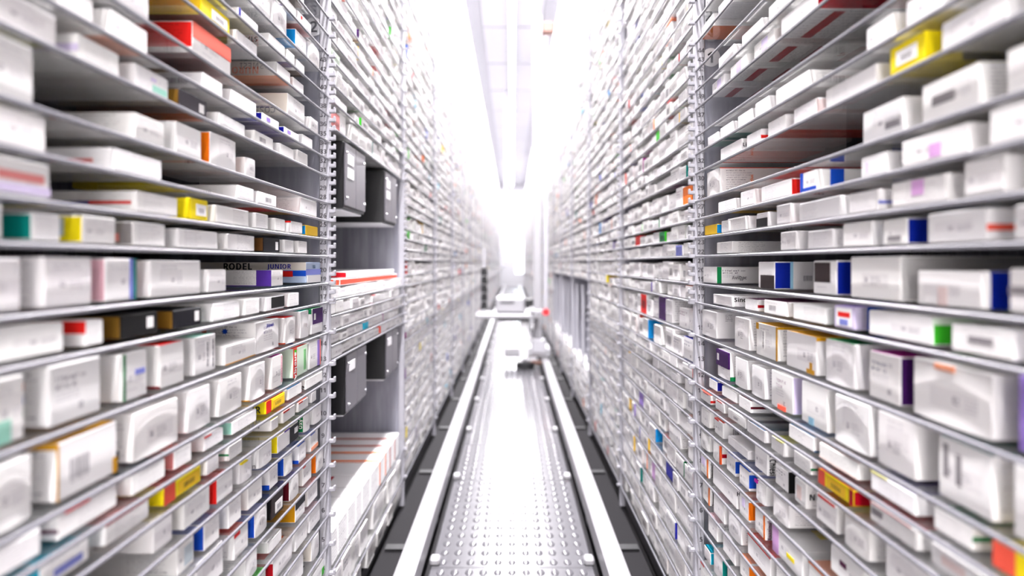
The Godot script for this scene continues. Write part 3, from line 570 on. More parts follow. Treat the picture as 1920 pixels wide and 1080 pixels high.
func carton(row: Array) -> void:
	var s: int = row[1]
	var w: float = row[4] - row[3] - 0.0006
	var h: float = row[5]
	var toks: PackedStringArray = String(row[6]).split(" ", false)
	var d := 0.115
	var fc := "white"
	var sc := "white"
	var tc := "white"
	var bc := "white"
	var fa := "dm"
	var sa := "blank"
	var has_flap := false
	if rng.randf() < 0.45: sa = "txt"
	for t in toks:
		if t.begins_with("F:"): fc = t.substr(2); if sc == "white": sc = fc
	for t in toks:
		if t.begins_with("S:"): sc = t.substr(2)
		elif t.begins_with("T:"): tc = t.substr(2)
		elif t.begins_with("B:"): bc = t.substr(2)
		elif t.begins_with("d:"): d = float(t.substr(2))
		elif t.begins_with("af:"): fa = t.substr(3)
		elif t.begins_with("as:"): sa = t.substr(3)
		elif t == "flap": has_flap = true
	if fc != "white":
		fa = "blank"
		if tc == "white": tc = fc
		if bc == "white": bc = fc
	if h < 0.02 and fa == "dm": fa = "txt"
	var back := rng.randf_range(0.0, 0.002)
	var o := thing("medicine_box", row[0], "box", Vector3(s * (FRONT + 0.006 + back + d / 2), row[2], -(row[3] + row[4]) / 2), "medicine boxes on the shelves beside the numbered posts")
	o.rotation.y = rng.randf_range(-0.012, 0.012)
	var tone := rng.randf_range(0.95, 1.0)
	var tint := Color(tone, tone * rng.randf_range(0.985, 1.0), tone * rng.randf_range(0.97, 1.0))
	var st := start()
	var cf := lin(fc) * tint
	var cs := lin(sc) * tint
	var cols := [cf, cf, lin(tc) * tint, lin(bc) * tint, cs, cs]
	var ua := art(fa)
	var us := art(sa)
	var under := Rect2(0.002 + 0.125 * (rng.randi() % 4), 0.752, 0.121, 0.121)
	var bl := art("blank")
	bevel_box(st, Vector3(0, h / 2, 0), Vector3(d, h, w), 0.0009, cols, [bl, bl, bl, under, bl, bl], cf)
	var pu := minf(0.9, 0.042 / w)
	var pv := minf(0.9, 0.036 / h)
	if fa != "blank" and not has_flap:
		var q0 := rng.randf_range(0.05, 0.95 - pu)
		var q1 := rng.randf_range(0.05, 0.95 - pv)
		var pr := face_rect("f", s, w, h, d, [q0, q1, q0 + pu, q1 + pv], 0.0001)
		quad(st, pr[0], pr[1], pr[2], cf, ua)
	if sa != "blank":
		var su := 0.045 / d
		var sr := face_rect("s", s, w, h, d, [0.04, 0.5 - pv / 2, 0.04 + su, 0.5 + pv / 2], 0.0001)
		quad(st, sr[0], sr[1], sr[2], cs, us)
	var body := MeshInstance3D.new()
	body.name = "carton"
	body.mesh = st.commit()
	body.material_override = M.card
	o.add_child(body, true)
	if has_flap:                # tucked end flap that stands a little proud and bows outwards
		var f := start()
		var bow := 0.0009 + rng.randf() * 0.0009
		var nseg := 8
		var fr := face_rect("f", s, w, h, d, [0.0, 0.0, 1.0, 1.0], 0.0)
		var out := Vector3(-s, 0, 0)
		for k in nseg:
			var u0: float = 0.02 + 0.96 * k / nseg
			var u1: float = 0.02 + 0.96 * (k + 1) / nseg
			var b0 := 0.0004 + bow * sin(PI * (k / float(nseg)))
			var b1 := 0.0004 + bow * sin(PI * ((k + 1) / float(nseg)))
			var p0: Vector3 = fr[0] + fr[1] * u0 + out * b0 + fr[2] * 0.01
			var p1: Vector3 = fr[0] + fr[1] * u1 + out * b1 + fr[2] * 0.01
			quad(f, p0, p1 - p0, fr[2] * 0.98, cf, Rect2(ua.position.x + ua.size.x * (k - 2) / 5.0, ua.position.y, ua.size.x / 5.0, ua.size.y) if k >= 2 and k <= 6 else bl)
			tri_out(f, p0 + fr[2] * 0.98, p1 + fr[2] * 0.98, p1 + fr[2] * 0.98 - out * b1, Vector3.UP, cf)
			tri_out(f, p0 + fr[2] * 0.98, p1 + fr[2] * 0.98 - out * b1, p0 + fr[2] * 0.98 - out * b0, Vector3.UP, cf)
		var fm := MeshInstance3D.new()
		fm.name = "end_flap"
		fm.mesh = f.commit()
		fm.material_override = M.card
		o.add_child(fm, true)
	var lift := 0.0003
	for t in toks:
		if t.begins_with("pf:") or t.begins_with("ps:") or t.begins_with("pt:"):
			var a := t.substr(3).split(",")
			var r := [float(a[0]), float(a[1]), float(a[2]), float(a[3])]
			lift += 0.0001
			var off := lift
			if has_flap and t[1] == "f": off += 0.0024
			var pm := MeshInstance3D.new()
			pm.name = "printed_label" if a[4] == "label" else "printed_band"
			pm.mesh = plate(face_rect(t[1], s, w, h, d, r, off), off - 0.0001, lin(a[4]) * tint, art(a[5] if a.size() > 5 else "blank"))
			pm.material_override = M.card
			o.add_child(pm, true)
		elif t[0] == "t" and ":" in t and t.substr(0, 2) in ["tn", "ts", "tr", "tv", "tf", "tg"]:
			var kind := t.get_slice(":", 0)
			var a := t.substr(kind.length() + 1).split(",")
			var word := String(a[3]).replace("_", " ")
			var on_front: bool = kind in ["tf", "tg", "tv"]
			var fr := face_rect("f" if on_front else "s", s, w, h, d, [float(a[0]), float(a[1]), float(a[0]), float(a[1])], 0.0011 if not (has_flap and on_front) else 0.0034)
			var basis := Basis.IDENTITY
			if on_front: basis = Basis(Vector3.UP, -s * -PI / 2)
			var turn := 0.0
			if kind == "tr": turn = PI
			elif kind in ["tv", "tv2"]: turn = PI / 2
			elif kind == "tv3": turn = -PI / 2
			basis = basis * Basis(Vector3(0, 0, 1), turn)
			letters(o, word, float(a[2]), a[4], fr[0], basis, (h * 0.92 if turn != 0.0 and kind != "tr" else (w if on_front else d * 0.6) * 0.85))
		elif t == "ring":
			for q in [[0.017, "rust"], [0.0135, "orange"], [0.008, "amber"], [0.0045, "cream"]]:
				lift += 0.0003
				var fr := face_rect("s", s, w, h, d, [0.46, 0.5, 0.46, 0.5], lift)
				var key: String = "ink_" + q[1]
				if not M.has(key): M[key] = plain(Color(PAL[q[1]]), 0.5)
				part(o, "printed_emblem", rod(minf(q[0], h * 0.48 * q[0] / 0.017), 0.0006, 28), M[key], o.position + fr[0], Basis(Vector3.RIGHT, PI / 2))
		elif t == "splat":
			var k := 0
			for q in ["royal", "rust", "green", "lemon", "indigo"]:
				k += 1
				var fr := face_rect("s", s, w, h, d, [0.06 + 0.125 * k, 0.74, 0.06 + 0.125 * k, 0.74], 0.0008)
				var f := start()
				for j in 14:
					var ra := 0.0042 if j % 2 else 0.0024
					var rb := 0.0024 if j % 2 else 0.0042
					var pa: Vector3 = fr[0] + Vector3(cos(j * TAU / 14), sin(j * TAU / 14), 0) * ra
					var pb: Vector3 = fr[0] + Vector3(cos((j + 1) * TAU / 14), sin((j + 1) * TAU / 14), 0) * rb
					tri_out(f, fr[0], pa, pb, Vector3.BACK, lin(q))
				var fm := MeshInstance3D.new()
				fm.name = "printed_emblem"
				fm.mesh = f.commit()
				fm.material_override = M.card
				o.add_child(fm, true)
		elif t == "frame":      # open carton end: rim around a sunken inner flap
			for r in [[0.0, 0.0, 1.0, 0.1], [0.0, 0.9, 1.0, 1.0], [0.0, 0.1, 0.05, 0.9], [0.95, 0.1, 1.0, 0.9]]:
				var pm := MeshInstance3D.new()
				pm.name = "carton_rim"
				pm.mesh = plate(face_rect("f", s, w, h, d, r, 0.003), 0.003, cf, art("blank"))
				pm.material_override = M.card
				o.add_child(pm, true)
		elif t == "under":      # red rules printed on the underside
			for q in [[0.12, 0.012], [0.3, 0.006], [0.55, 0.01]]:
				var x0: float = -s * (d / 2 - q[0] * d)
				var f := start()
				quad(f, Vector3(x0 - q[1] / 2, -0.0003, -w * 0.46), Vector3(q[1], 0, 0), Vector3(0, 0, w * 0.9), lin("crimson"))
				var fm := MeshInstance3D.new()
				fm.name = "printed_band"
				fm.mesh = f.commit()
				fm.material_override = M.card
				o.add_child(fm, true)
			letters(o, "50 mg", 0.02, "crimson", Vector3(s * d * 0.1, -0.0004, 0), Basis(Vector3.RIGHT, Vector3.BACK, Vector3.DOWN), d * 0.4)

# ---------------------------------------------------------------- the mass of cartons beyond the first three hundred
func mass_quad(o: Vector3, r: Vector3, u: Vector3, col: Color, uv: Rect2) -> void:
	var b := stuff_v.size()
	var n := r.cross(u).normalized()
	stuff_v.append_array([o, o + u, o + r + u, o + r])
	stuff_n.append_array([n, n, n, n])
	stuff_c.append_array([col, col, col, col])
	var e := uv.end
	stuff_u.append_array([Vector2(uv.position.x, e.y), uv.position, Vector2(e.x, uv.position.y), e])
	stuff_i.append_array([b, b + 1, b + 2, b, b + 2, b + 3])

func mass_box(s: int, y: float, zn: float, zf: float, h: float, d: float, front: Color, side: Color, cap: Color, plain_art := false) -> void:
	var w := zf - zn
	var xa := s * (FRONT + 0.003 + rng.randf() * 0.005)
	var fr: Array
	var blank := Rect2(0.004, 0.004, 0.004, 0.004)
	var ua := blank if plain_art else art(["dm", "dm", "bar", "txt", "title"][rng.randi() % 5])
	if s < 0: mass_quad(Vector3(xa, y, -zn), Vector3(0, 0, -w), Vector3(0, h, 0), front, ua)
	else: mass_quad(Vector3(xa, y, -zf), Vector3(0, 0, w), Vector3(0, h, 0), front, ua)
	var x0 := minf(xa, xa + s * d)
	mass_quad(Vector3(x0, y, -zn), Vector3(d, 0, 0), Vector3(0, h, 0), side, blank if plain_art else art("txt"))
	mass_quad(Vector3(x0 + d, y, -zf), Vector3(-d, 0, 0), Vector3(0, h, 0), side, blank)
	mass_quad(Vector3(x0, y + h, -zn), Vector3(d, 0, 0), Vector3(0, 0, -w), cap, blank)
	mass_quad(Vector3(x0, y, -zf), Vector3(d, 0, 0), Vector3(0, 0, w), cap, blank)

const BRIGHT := ["red", "orange", "amber", "yellow", "leaf", "green", "teal", "cyan", "sky", "royal", "navy", "violet", "aubergine", "crimson", "coral", "peach", "lilac", "magenta"]

func fill_shelf(s: int, y: float, gap: float, z0: float, z1: float) -> void:
	var z := z0 + 0.02
	while z < z1 - 0.05:
		var w := rng.randf_range(0.03, 0.072)
		var h := gap * rng.randf_range(0.68, 0.97)
		if rng.randf() < 0.025:
			z += w
			continue
		var t := rng.randf_range(0.94, 1.0)
		var white := lin("white") * Color(t, t * rng.randf_range(0.985, 1.0), t * rng.randf_range(0.97, 1.0))
		var front := white
		var side := white
		var cap := white
		var roll := rng.randf()
		var c: Color = lin(BRIGHT[rng.randi() % BRIGHT.size()])
		if roll < 0.08: side = c
		elif roll < 0.11: cap = c
		elif roll < 0.122: front = c; side = c
		var zf := minf(z + w, z1 - 0.02)
		for a in accents:
			if a[0] == s and a[2] > y and a[2] < y + gap and a[1] > z - 0.005 and a[1] < zf + 0.005:
				side = lin(a[3])
				front = lin(a[4])
		mass_box(s, y, z, zf, h, rng.randf_range(0.09, 0.14), front, side, cap)
		z = zf + rng.randf_range(0.002, 0.009)

# ---------------------------------------------------------------- racks
func full_heights(mid: Array) -> Array:
	var a := mid.duplicate()
	var step := [0.036, 0.041, 0.048, 0.034, 0.039, 0.052]
	var y: float = a[0]
	var k := 0
	while y < 1.6:
		y += step[k % 6]
		k += 1
		a.push_front(y)
	y = a[a.size() - 1]
	for d in [0.048, 0.05]:
		y -= d
		if y > FLOOR + 0.03: a.push_back(y)
	return a

func rack(s: int, zn: float, heights: Array, label: String, group: String, detail: int, caps := true) -> Node3D:
	var zf := zn + BAY
	var o := thing("storage_rack", label, "rack", Vector3(s * (FRONT + DEPTH / 2), FLOOR, -(zn + zf) / 2), group)
	var top := RACK_TOP
	var zm := -(zn + zf) / 2
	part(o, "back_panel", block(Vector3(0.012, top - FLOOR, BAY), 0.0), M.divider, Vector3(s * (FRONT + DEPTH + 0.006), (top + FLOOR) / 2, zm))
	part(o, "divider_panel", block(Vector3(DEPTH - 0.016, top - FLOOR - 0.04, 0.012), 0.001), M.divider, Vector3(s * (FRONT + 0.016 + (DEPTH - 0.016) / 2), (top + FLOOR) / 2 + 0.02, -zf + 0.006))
	part(o, "plinth", block(Vector3(0.03, 0.03, BAY), 0.002), M.plinth, Vector3(s * (FRONT + 0.03), FLOOR + 0.015, zm))
	part(o, "top_rail", block(Vector3(0.03, 0.05, BAY), 0.003), M.white_metal, Vector3(s * (FRONT + 0.017), top - 0.025, zm))
	part(o, "upright", block(Vector3(0.016, top - FLOOR - 0.05, 0.016), 0.0015), M.upright, Vector3(s * (FRONT + 0.0075), (top + FLOOR) / 2 - 0.02, -zf + 0.008))
	if detail > 0:
		for y in heights:
			var g := part(o, "glass_shelf", M.shelf_mesh, M.glass, Vector3(s * (FRONT + 0.003 + (DEPTH - 0.004) / 2), y - 0.002, zm))
			part(g, "shelf_edge", M.edge_mesh, M.edge, Vector3(s * (FRONT + 0.0008), y - 0.002, zm))
	else:
		var st := start()
		var se := start()
		var w := Color.WHITE
		var r := Rect2(0, 0, 1, 1)
		for y in heights:
			var xm: float = s * (0.003 - DEPTH / 2 + 0.08)
			quad(st, Vector3(xm - 0.08, y - 0.001 - FLOOR, BAY / 2 - 0.01), Vector3(0.16, 0, 0), Vector3(0, 0, 0.02 - BAY), w)
			bevel_box(se, Vector3(s * (0.0008 - DEPTH / 2), y - 0.002 - FLOOR, 0), Vector3(0.003, 0.0024, BAY - 0.004), 0.0, [w, w, w, w, w, w], [r, r, r, r, r, r], w)
		var g := part(o, "glass_shelves", st.commit(), M.glass, o.position)
		g.set_meta("kind", "stuff")
		var e := part(o, "shelf_edges", se.commit(), M.edge, o.position)
		e.set_meta("kind", "stuff")
	return o

func dress_post(o: Node3D, s: int, zf: float, heights: Array, numbers: bool) -> void:
	var z := -zf + 0.016
	var xs := s * (FRONT + 0.0085)
	if numbers:
		part(o, "number_strip", block(Vector3(0.010, 1.12, 0.001), 0.0), M.strip, Vector3(xs, -0.06, z + 0.0006))
		for q in SLOTS:
			var t := letters(o, str(q[0]), 0.0105, "charcoal", Vector3(xs, q[1], z + 0.0013) - o.position, Basis.IDENTITY)
			t.name = "slot_number"
	var ys := []
	for q in SLOTS:
		if q[0] >= 17: ys.append(q[1] - 0.0075)
	for y in heights:
		if y < -0.05 or y > 0.36: ys.append(y - 0.002)
	for y in ys:
		var c := part(o, "shelf_clip", M.clip_mesh, M.clip, Vector3(s * (FRONT - 0.004), y, -zf + 0.009))
		if numbers: part(c, "clip_lip", M.lip_mesh, M.clip, Vector3(s * (FRONT - 0.0085), y + 0.002, -zf + 0.009))

# ---------------------------------------------------------------- scene
func _ready() -> void:
	rng.seed = 20240607
	# camera: level, with the lens shifted down a little; wide lens, shallow focus on the near racks
	var cam := Camera3D.new()
	cam.name = "camera"
	var at := CameraAttributesPhysical.new()
	at.frustum_focal_length = 24.0
	at.frustum_focus_distance = 0.98
	at.frustum_near = 0.05
	at.frustum_far = 60.0
	at.exposure_aperture = 2.9
	cam.attributes = at
	add_child(cam)
	cam.near = 0.05
	cam.far = 60.0
	cam.projection = Camera3D.PROJECTION_FRUSTUM
	cam.size = 0.05 * 1080.0 / 1280.0
	cam.frustum_offset = Vector2(0, -0.05 * 46.0 / 1280.0)
	cam.current = true
	var we := WorldEnvironment.new()
	we.name = "environment"
	var env := Environment.new()
	env.background_mode = Environment.BG_COLOR
	env.background_color = Color(0.02, 0.02, 0.022)
	env.tonemap_mode = Environment.TONE_MAPPER_LINEAR
	env.tonemap_exposure = 1.0
	env.sdfgi_enabled = true
	env.ssao_enabled = true
	env.ssil_enabled = true
	we.environment = env
	add_child(we)
	font = SystemFont.new()
	font.font_names = PackedStringArray(["Droid Sans"])
	font.font_weight = 700
	materials()
	lamps(7.8)
	shell(6.0)
	racks()
	floor_track()
	black_cases()
	picker()
	for row in CARTONS: carton(row)
	mass()

func materials() -> void:
	var card := plain(Color.WHITE, 0.5)
	card.albedo_texture = make_atlas()
	card.vertex_color_use_as_albedo = true
	card.metallic_specular = 0.25
	M.card = card
	var glass := plain(Color(0.42, 0.48, 0.47, 0.06), 0.02)
	glass.transparency = BaseMaterial3D.TRANSPARENCY_ALPHA
	M.glass = glass
	M.edge = plain(Color("75747a"), 0.3)
	M.edge.metallic_specular = 0.35
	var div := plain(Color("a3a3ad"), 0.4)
	var nt := NoiseTexture2D.new()  # wavy upright reflection streaks, painted into the panel colour as stretched noise
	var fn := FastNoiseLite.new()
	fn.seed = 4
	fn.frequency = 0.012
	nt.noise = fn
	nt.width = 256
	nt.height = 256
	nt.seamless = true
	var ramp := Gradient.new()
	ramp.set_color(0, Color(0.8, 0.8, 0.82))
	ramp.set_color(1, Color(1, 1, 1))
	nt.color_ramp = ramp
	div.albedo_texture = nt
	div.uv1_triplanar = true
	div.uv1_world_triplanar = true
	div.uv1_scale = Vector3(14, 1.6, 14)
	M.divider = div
	M.plinth = plain(Color("3a3a3e"), 0.4)
	M.white_metal = plain(Color("ecebee"), 0.35)
	M.upright = plain(Color("a3a2a9"), 0.35)
	M.strip = plain(Color("b9b8be"), 0.4)
	M.clip = plain(Color("98979d"), 0.35)
	M.white_wall = plain(Color("f2f1f3"), 0.6)
	M.ceiling = plain(Color("757479"), 0.6)
	M.panel = plain(Color("8a898d"), 0.6)
	M.robot = plain(Color("a3a2a6"), 0.35)
	M.end_wall = plain(Color("a8a7ab"), 0.6)
	M.floor_grey = plain(Color("1d1c1e"), 0.7)
	M.floor_grey.metallic_specular = 0.2
	M.black = plain(Color("141416"), 0.45)
	M.rubber = plain(Color("1a1a1c"), 0.7)
	M.case_front = plain(Color("6d6a70"), 0.3, 0.2)
	M.chrome = plain(Color("d8d8dc"), 0.18, 1.0)
	M.red = plain(Color("e0202a"), 0.35)
	M.plate = plain(Color("565559"), 0.2)
	M.plate.metallic_specular = 0.4
	M.rail = plain(Color("a09fa2"), 0.35)
	M.brown = plain(Color("6a4a40"), 0.5)
	M.shelf_mesh = block(Vector3(DEPTH - 0.004, 0.0035, BAY - 0.02), 0.0)
	M.edge_mesh = block(Vector3(0.003, 0.0036, BAY - 0.004), 0.0008)
	M.clip_mesh = block(Vector3(0.009, 0.006, 0.008), 0.001)
	M.lip_mesh = block(Vector3(0.003, 0.009, 0.008), 0.0008)

func lamps(power: float) -> void:
	var glow := plain(Color.WHITE, 0.5)
	glow.emission_enabled = true
	glow.emission = Color(1, 0.99, 1)
	glow.emission_energy_multiplier = 3.0
	var pitch := 1.05
	var z := 5.72 - pitch * 7
	var n := 0
	while z < END - 1.0:
		var zm := -(z + pitch / 2)
		var o := thing("ceiling_light", "slim white tube light in the row hung along the aisle ceiling", "light", Vector3(0, CEIL, zm), "tube lights along the aisle ceiling")
		part(o, "housing", block(Vector3(0.06, 0.03, pitch - 0.012), 0.004), M.white_metal, Vector3(0, LAMP + 0.035, zm))
		part(o, "diffuser", block(Vector3(0.055, 0.024, pitch - 0.03), 0.008), glow, Vector3(0, LAMP + 0.012, zm))
		for q in [-0.3, 0.3]: part(o, "hanger_rod", rod(0.004, CEIL - LAMP - 0.05, 8), M.white_metal, Vector3(0, (CEIL + LAMP + 0.05) / 2, zm + q))
		var l := AreaLight3D.new()
		l.name = "lamp"
		l.area_size = Vector2(0.055, pitch - 0.03)
		l.light_energy = power
		l.light_color = Color(1.0, 0.985, 1.0)
		l.area_range = 30.0
		l.shadow_enabled = true
		o.add_child(l)
		l.position = Vector3(0, LAMP - 0.004 - CEIL, 0)
		l.rotation.x = -PI / 2
		z += pitch
		n += 1

func shell(door_light: float) -> void:
	var len := END + BACK
	var zm := -(END - BACK) / 2
	var wx := FRONT + DEPTH + 0.012
	structure("floor", block(Vector3(wx * 2 + 0.24, 0.1, len + 0.2), 0.0), M.floor_grey, Vector3(0, FLOOR - 0.05, zm), "dark grey floor under the racks and the track", "floor")
	var c := structure("ceiling", block(Vector3(wx * 2 + 0.24, 0.1, len + 0.2), 0.0), M.ceiling, Vector3(0, CEIL + 0.05, zm), "white panelled ceiling above the aisle", "ceiling")
	var z := 0.6
	while z < END:
		part(c, "ceiling_panel", block(Vector3(0.56, 0.02, 1.17), 0.004), M.panel, Vector3(0, CEIL - 0.006, -z - 0.6))
		z += 1.2
	structure("wall_left", block(Vector3(0.1, CEIL - FLOOR, len), 0.0), M.white_wall, Vector3(-wx - 0.05, (CEIL + FLOOR) / 2, zm), "white wall behind the rack marked two", "wall")
	structure("wall_right", block(Vector3(0.1, CEIL - FLOOR, len), 0.0), M.white_wall, Vector3(wx + 0.05, (CEIL + FLOOR) / 2, zm), "white wall behind the rack marked one", "wall")
	structure("wall_back", block(Vector3(wx * 2, CEIL - FLOOR, 0.1), 0.0), M.white_wall, Vector3(0, (CEIL + FLOOR) / 2, BACK + 0.05), "plain white wall closing the near end of the aisle", "wall")
	structure("wall_front", block(Vector3(wx * 2, CEIL - FLOOR, 0.1), 0.0), M.end_wall, Vector3(0, (CEIL + FLOOR) / 2, -END - 0.05), "white wall closing the far end of the aisle", "wall")
	var g := Node3D.new()
	g.name = "door_2"
	add_child(g)
	g.position = Vector3(0, FLOOR, BACK)
	tag(g, "bright glazed door to the pharmacy at the near end of the aisle", "door", "", "structure")
	var day := plain(Color.WHITE, 0.3)
	day.emission_enabled = true
	day.emission = Color(1, 0.98, 0.98)
	day.emission_energy_multiplier = 1.5
	for x in [-0.29, 0.29]: part(g, "lit_pane", block(Vector3(0.54, 1.96, 0.012), 0.002), day, Vector3(x, FLOOR + 1.1, BACK - 0.01))
	for x in [-0.585, 0.0, 0.585]: part(g, "door_frame", block(Vector3(0.05, 2.08, 0.04), 0.004), M.strip, Vector3(x, FLOOR + 1.07, BACK - 0.02))
	var gl := AreaLight3D.new()
	gl.name = "door_daylight"
	gl.area_size = Vector2(1.12, 1.96)
	gl.light_energy = door_light
	gl.light_color = Color(1.0, 0.98, 0.975)
	gl.area_range = 30.0
	gl.shadow_enabled = true
	g.add_child(gl)
	gl.position = Vector3(0, 1.1, -0.05)
	var d := Node3D.new()
	d.name = "door_1"
	add_child(d)
	d.position = Vector3(0, FLOOR, -END + 0.03)
	tag(d, "white door with a tall lit glass strip at the far end", "door", "", "structure")
	part(d, "door_leaf", block(Vector3(0.86, 1.72, 0.04), 0.004), M.rail, Vector3(0, FLOOR + 0.87, -END + 0.03))
	for x in [-0.46, 0.46]: part(d, "door_frame", block(Vector3(0.06, 1.8, 0.07), 0.004), M.strip, Vector3(x, FLOOR + 0.9, -END + 0.03))
	part(d, "door_lintel", block(Vector3(0.98, 0.06, 0.07), 0.004), M.strip, Vector3(0, FLOOR + 1.8, -END + 0.03))
	var lit := plain(Color.WHITE, 0.2)
	lit.emission_enabled = true
	lit.emission = Color(0.9, 0.97, 1)
	lit.emission_energy_multiplier = 2.0
	part(d, "lit_pane", block(Vector3(0.24, 0.96, 0.01), 0.002), lit, Vector3(0.22, 0.19, -END + 0.056))
	var dl := AreaLight3D.new()
	dl.name = "pane_light"
	dl.area_size = Vector2(0.24, 0.96)
	dl.light_energy = 0.4
	dl.light_color = Color(0.9, 0.97, 1.0)
	dl.area_range = 30.0
	dl.shadow_enabled = true
	d.add_child(dl)
	dl.position = Vector3(0.22, 0.88, 0.04)
	dl.rotation.y = PI
	part(d, "handle", block(Vector3(0.13, 0.025, 0.05), 0.006), M.chrome, Vector3(-0.3, -0.1, -END + 0.075))

func racks() -> void:
	var a2 := full_heights(SHELVES_2)
	var a1 := full_heights(SHELVES_1)
	var zn := POST0 - BAY
	var r2 := rack(-1, zn, a2, "glass shelved rack marked with a round number two sign", "", 1)
	dress_post(r2, -1, POST0, a2, true)
	var r1 := rack(1, zn, a1, "glass shelved rack marked with a round number one sign", "", 1)
	dress_post(r1, 1, POST0, a1, true)
	# round number signs on the divider panels
	for q in [[r2, -1, -0.33, 0.394, "2"], [r1, 1, 0.331, 0.343, "1"], [r1, 1, 0.328, 0.412, "2"]]:
		var o: Node3D = q[0]
		var disc := part(o, "number_sign", rod(0.0155, 0.0012, 40), M.white_wall, Vector3(q[2], q[3], -POST0 + 0.0135), Basis(Vector3.RIGHT, PI / 2))
		disc.set_meta("label", "round white sign with black numeral")
		var t := letters(o, q[4], 0.026, "ink", Vector3(q[2], q[3], -POST0 + 0.0145) - o.position, Basis.IDENTITY)
		t.name = "sign_numeral"
	# the second bay beside rack 2, with open boxes for the black cases
	var b2 := []
	for y in a2:
		if y > 0.25: b2.append(y)
	b2.append_array([0.234, -0.0614, -0.088, -0.115, -0.139, -0.164, -0.522, -0.6])
	var rb := rack(-1, POST0, b2, "rack with open compartments holding the black steel cases", "", 1)
	dress_post(rb, -1, POST0 + BAY, b2, false)
	var rc := rack(1, POST0, a1, "rack next after the one marked one, behind its numbered post", "", 1)
	dress_post(rc, 1, POST0 + BAY, a1, false)
	# racks farther down the aisle and the ones behind the camera
	var z := POST0 + BAY
	var k := 2
	while z + BAY < END - 0.6:
		for s in [-1, 1]:
			var h: Array = a2 if s < 0 else a1
			var opening: bool = s > 0 and (k == 3 or k == 4 or k == 5)
			if opening:
				h = h.filter(func(y): return y > -0.1 or y < -0.44)
			var lab := "rack farther down the aisle, packed with white boxes"
			var grp := "racks farther down the aisle"
			if opening:
				lab = "rack with dark open cells below eye level beside the picker"
				grp = "racks with open cells"
			var o := rack(s, z, h, lab, grp, 1 if k < 3 else 0)
			if k < 4: dress_post(o, s, z + BAY, h, false)
			if opening:
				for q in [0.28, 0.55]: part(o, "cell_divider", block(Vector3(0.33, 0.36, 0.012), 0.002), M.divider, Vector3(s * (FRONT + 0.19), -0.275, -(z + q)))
				for q in [0.28, 0.55]: part(o, "cell_post", block(Vector3(0.012, 0.36, 0.02), 0.002), M.upright, Vector3(s * (FRONT + 0.008), -0.275, -(z + q)))
				part(o, "cell_bar", block(Vector3(0.012, 0.02, BAY), 0.003), M.plinth, Vector3(s * (FRONT + 0.05), -0.24, -(z + BAY / 2)))
		z += BAY
		k += 1
	for q in [[POST0 - 2 * BAY], [POST0 - 3 * BAY]]:
		for s in [-1, 1]:
			rack(s, q[0], a2 if s < 0 else a1, "rack behind the near end of the aisle", "racks behind the near end", 0)

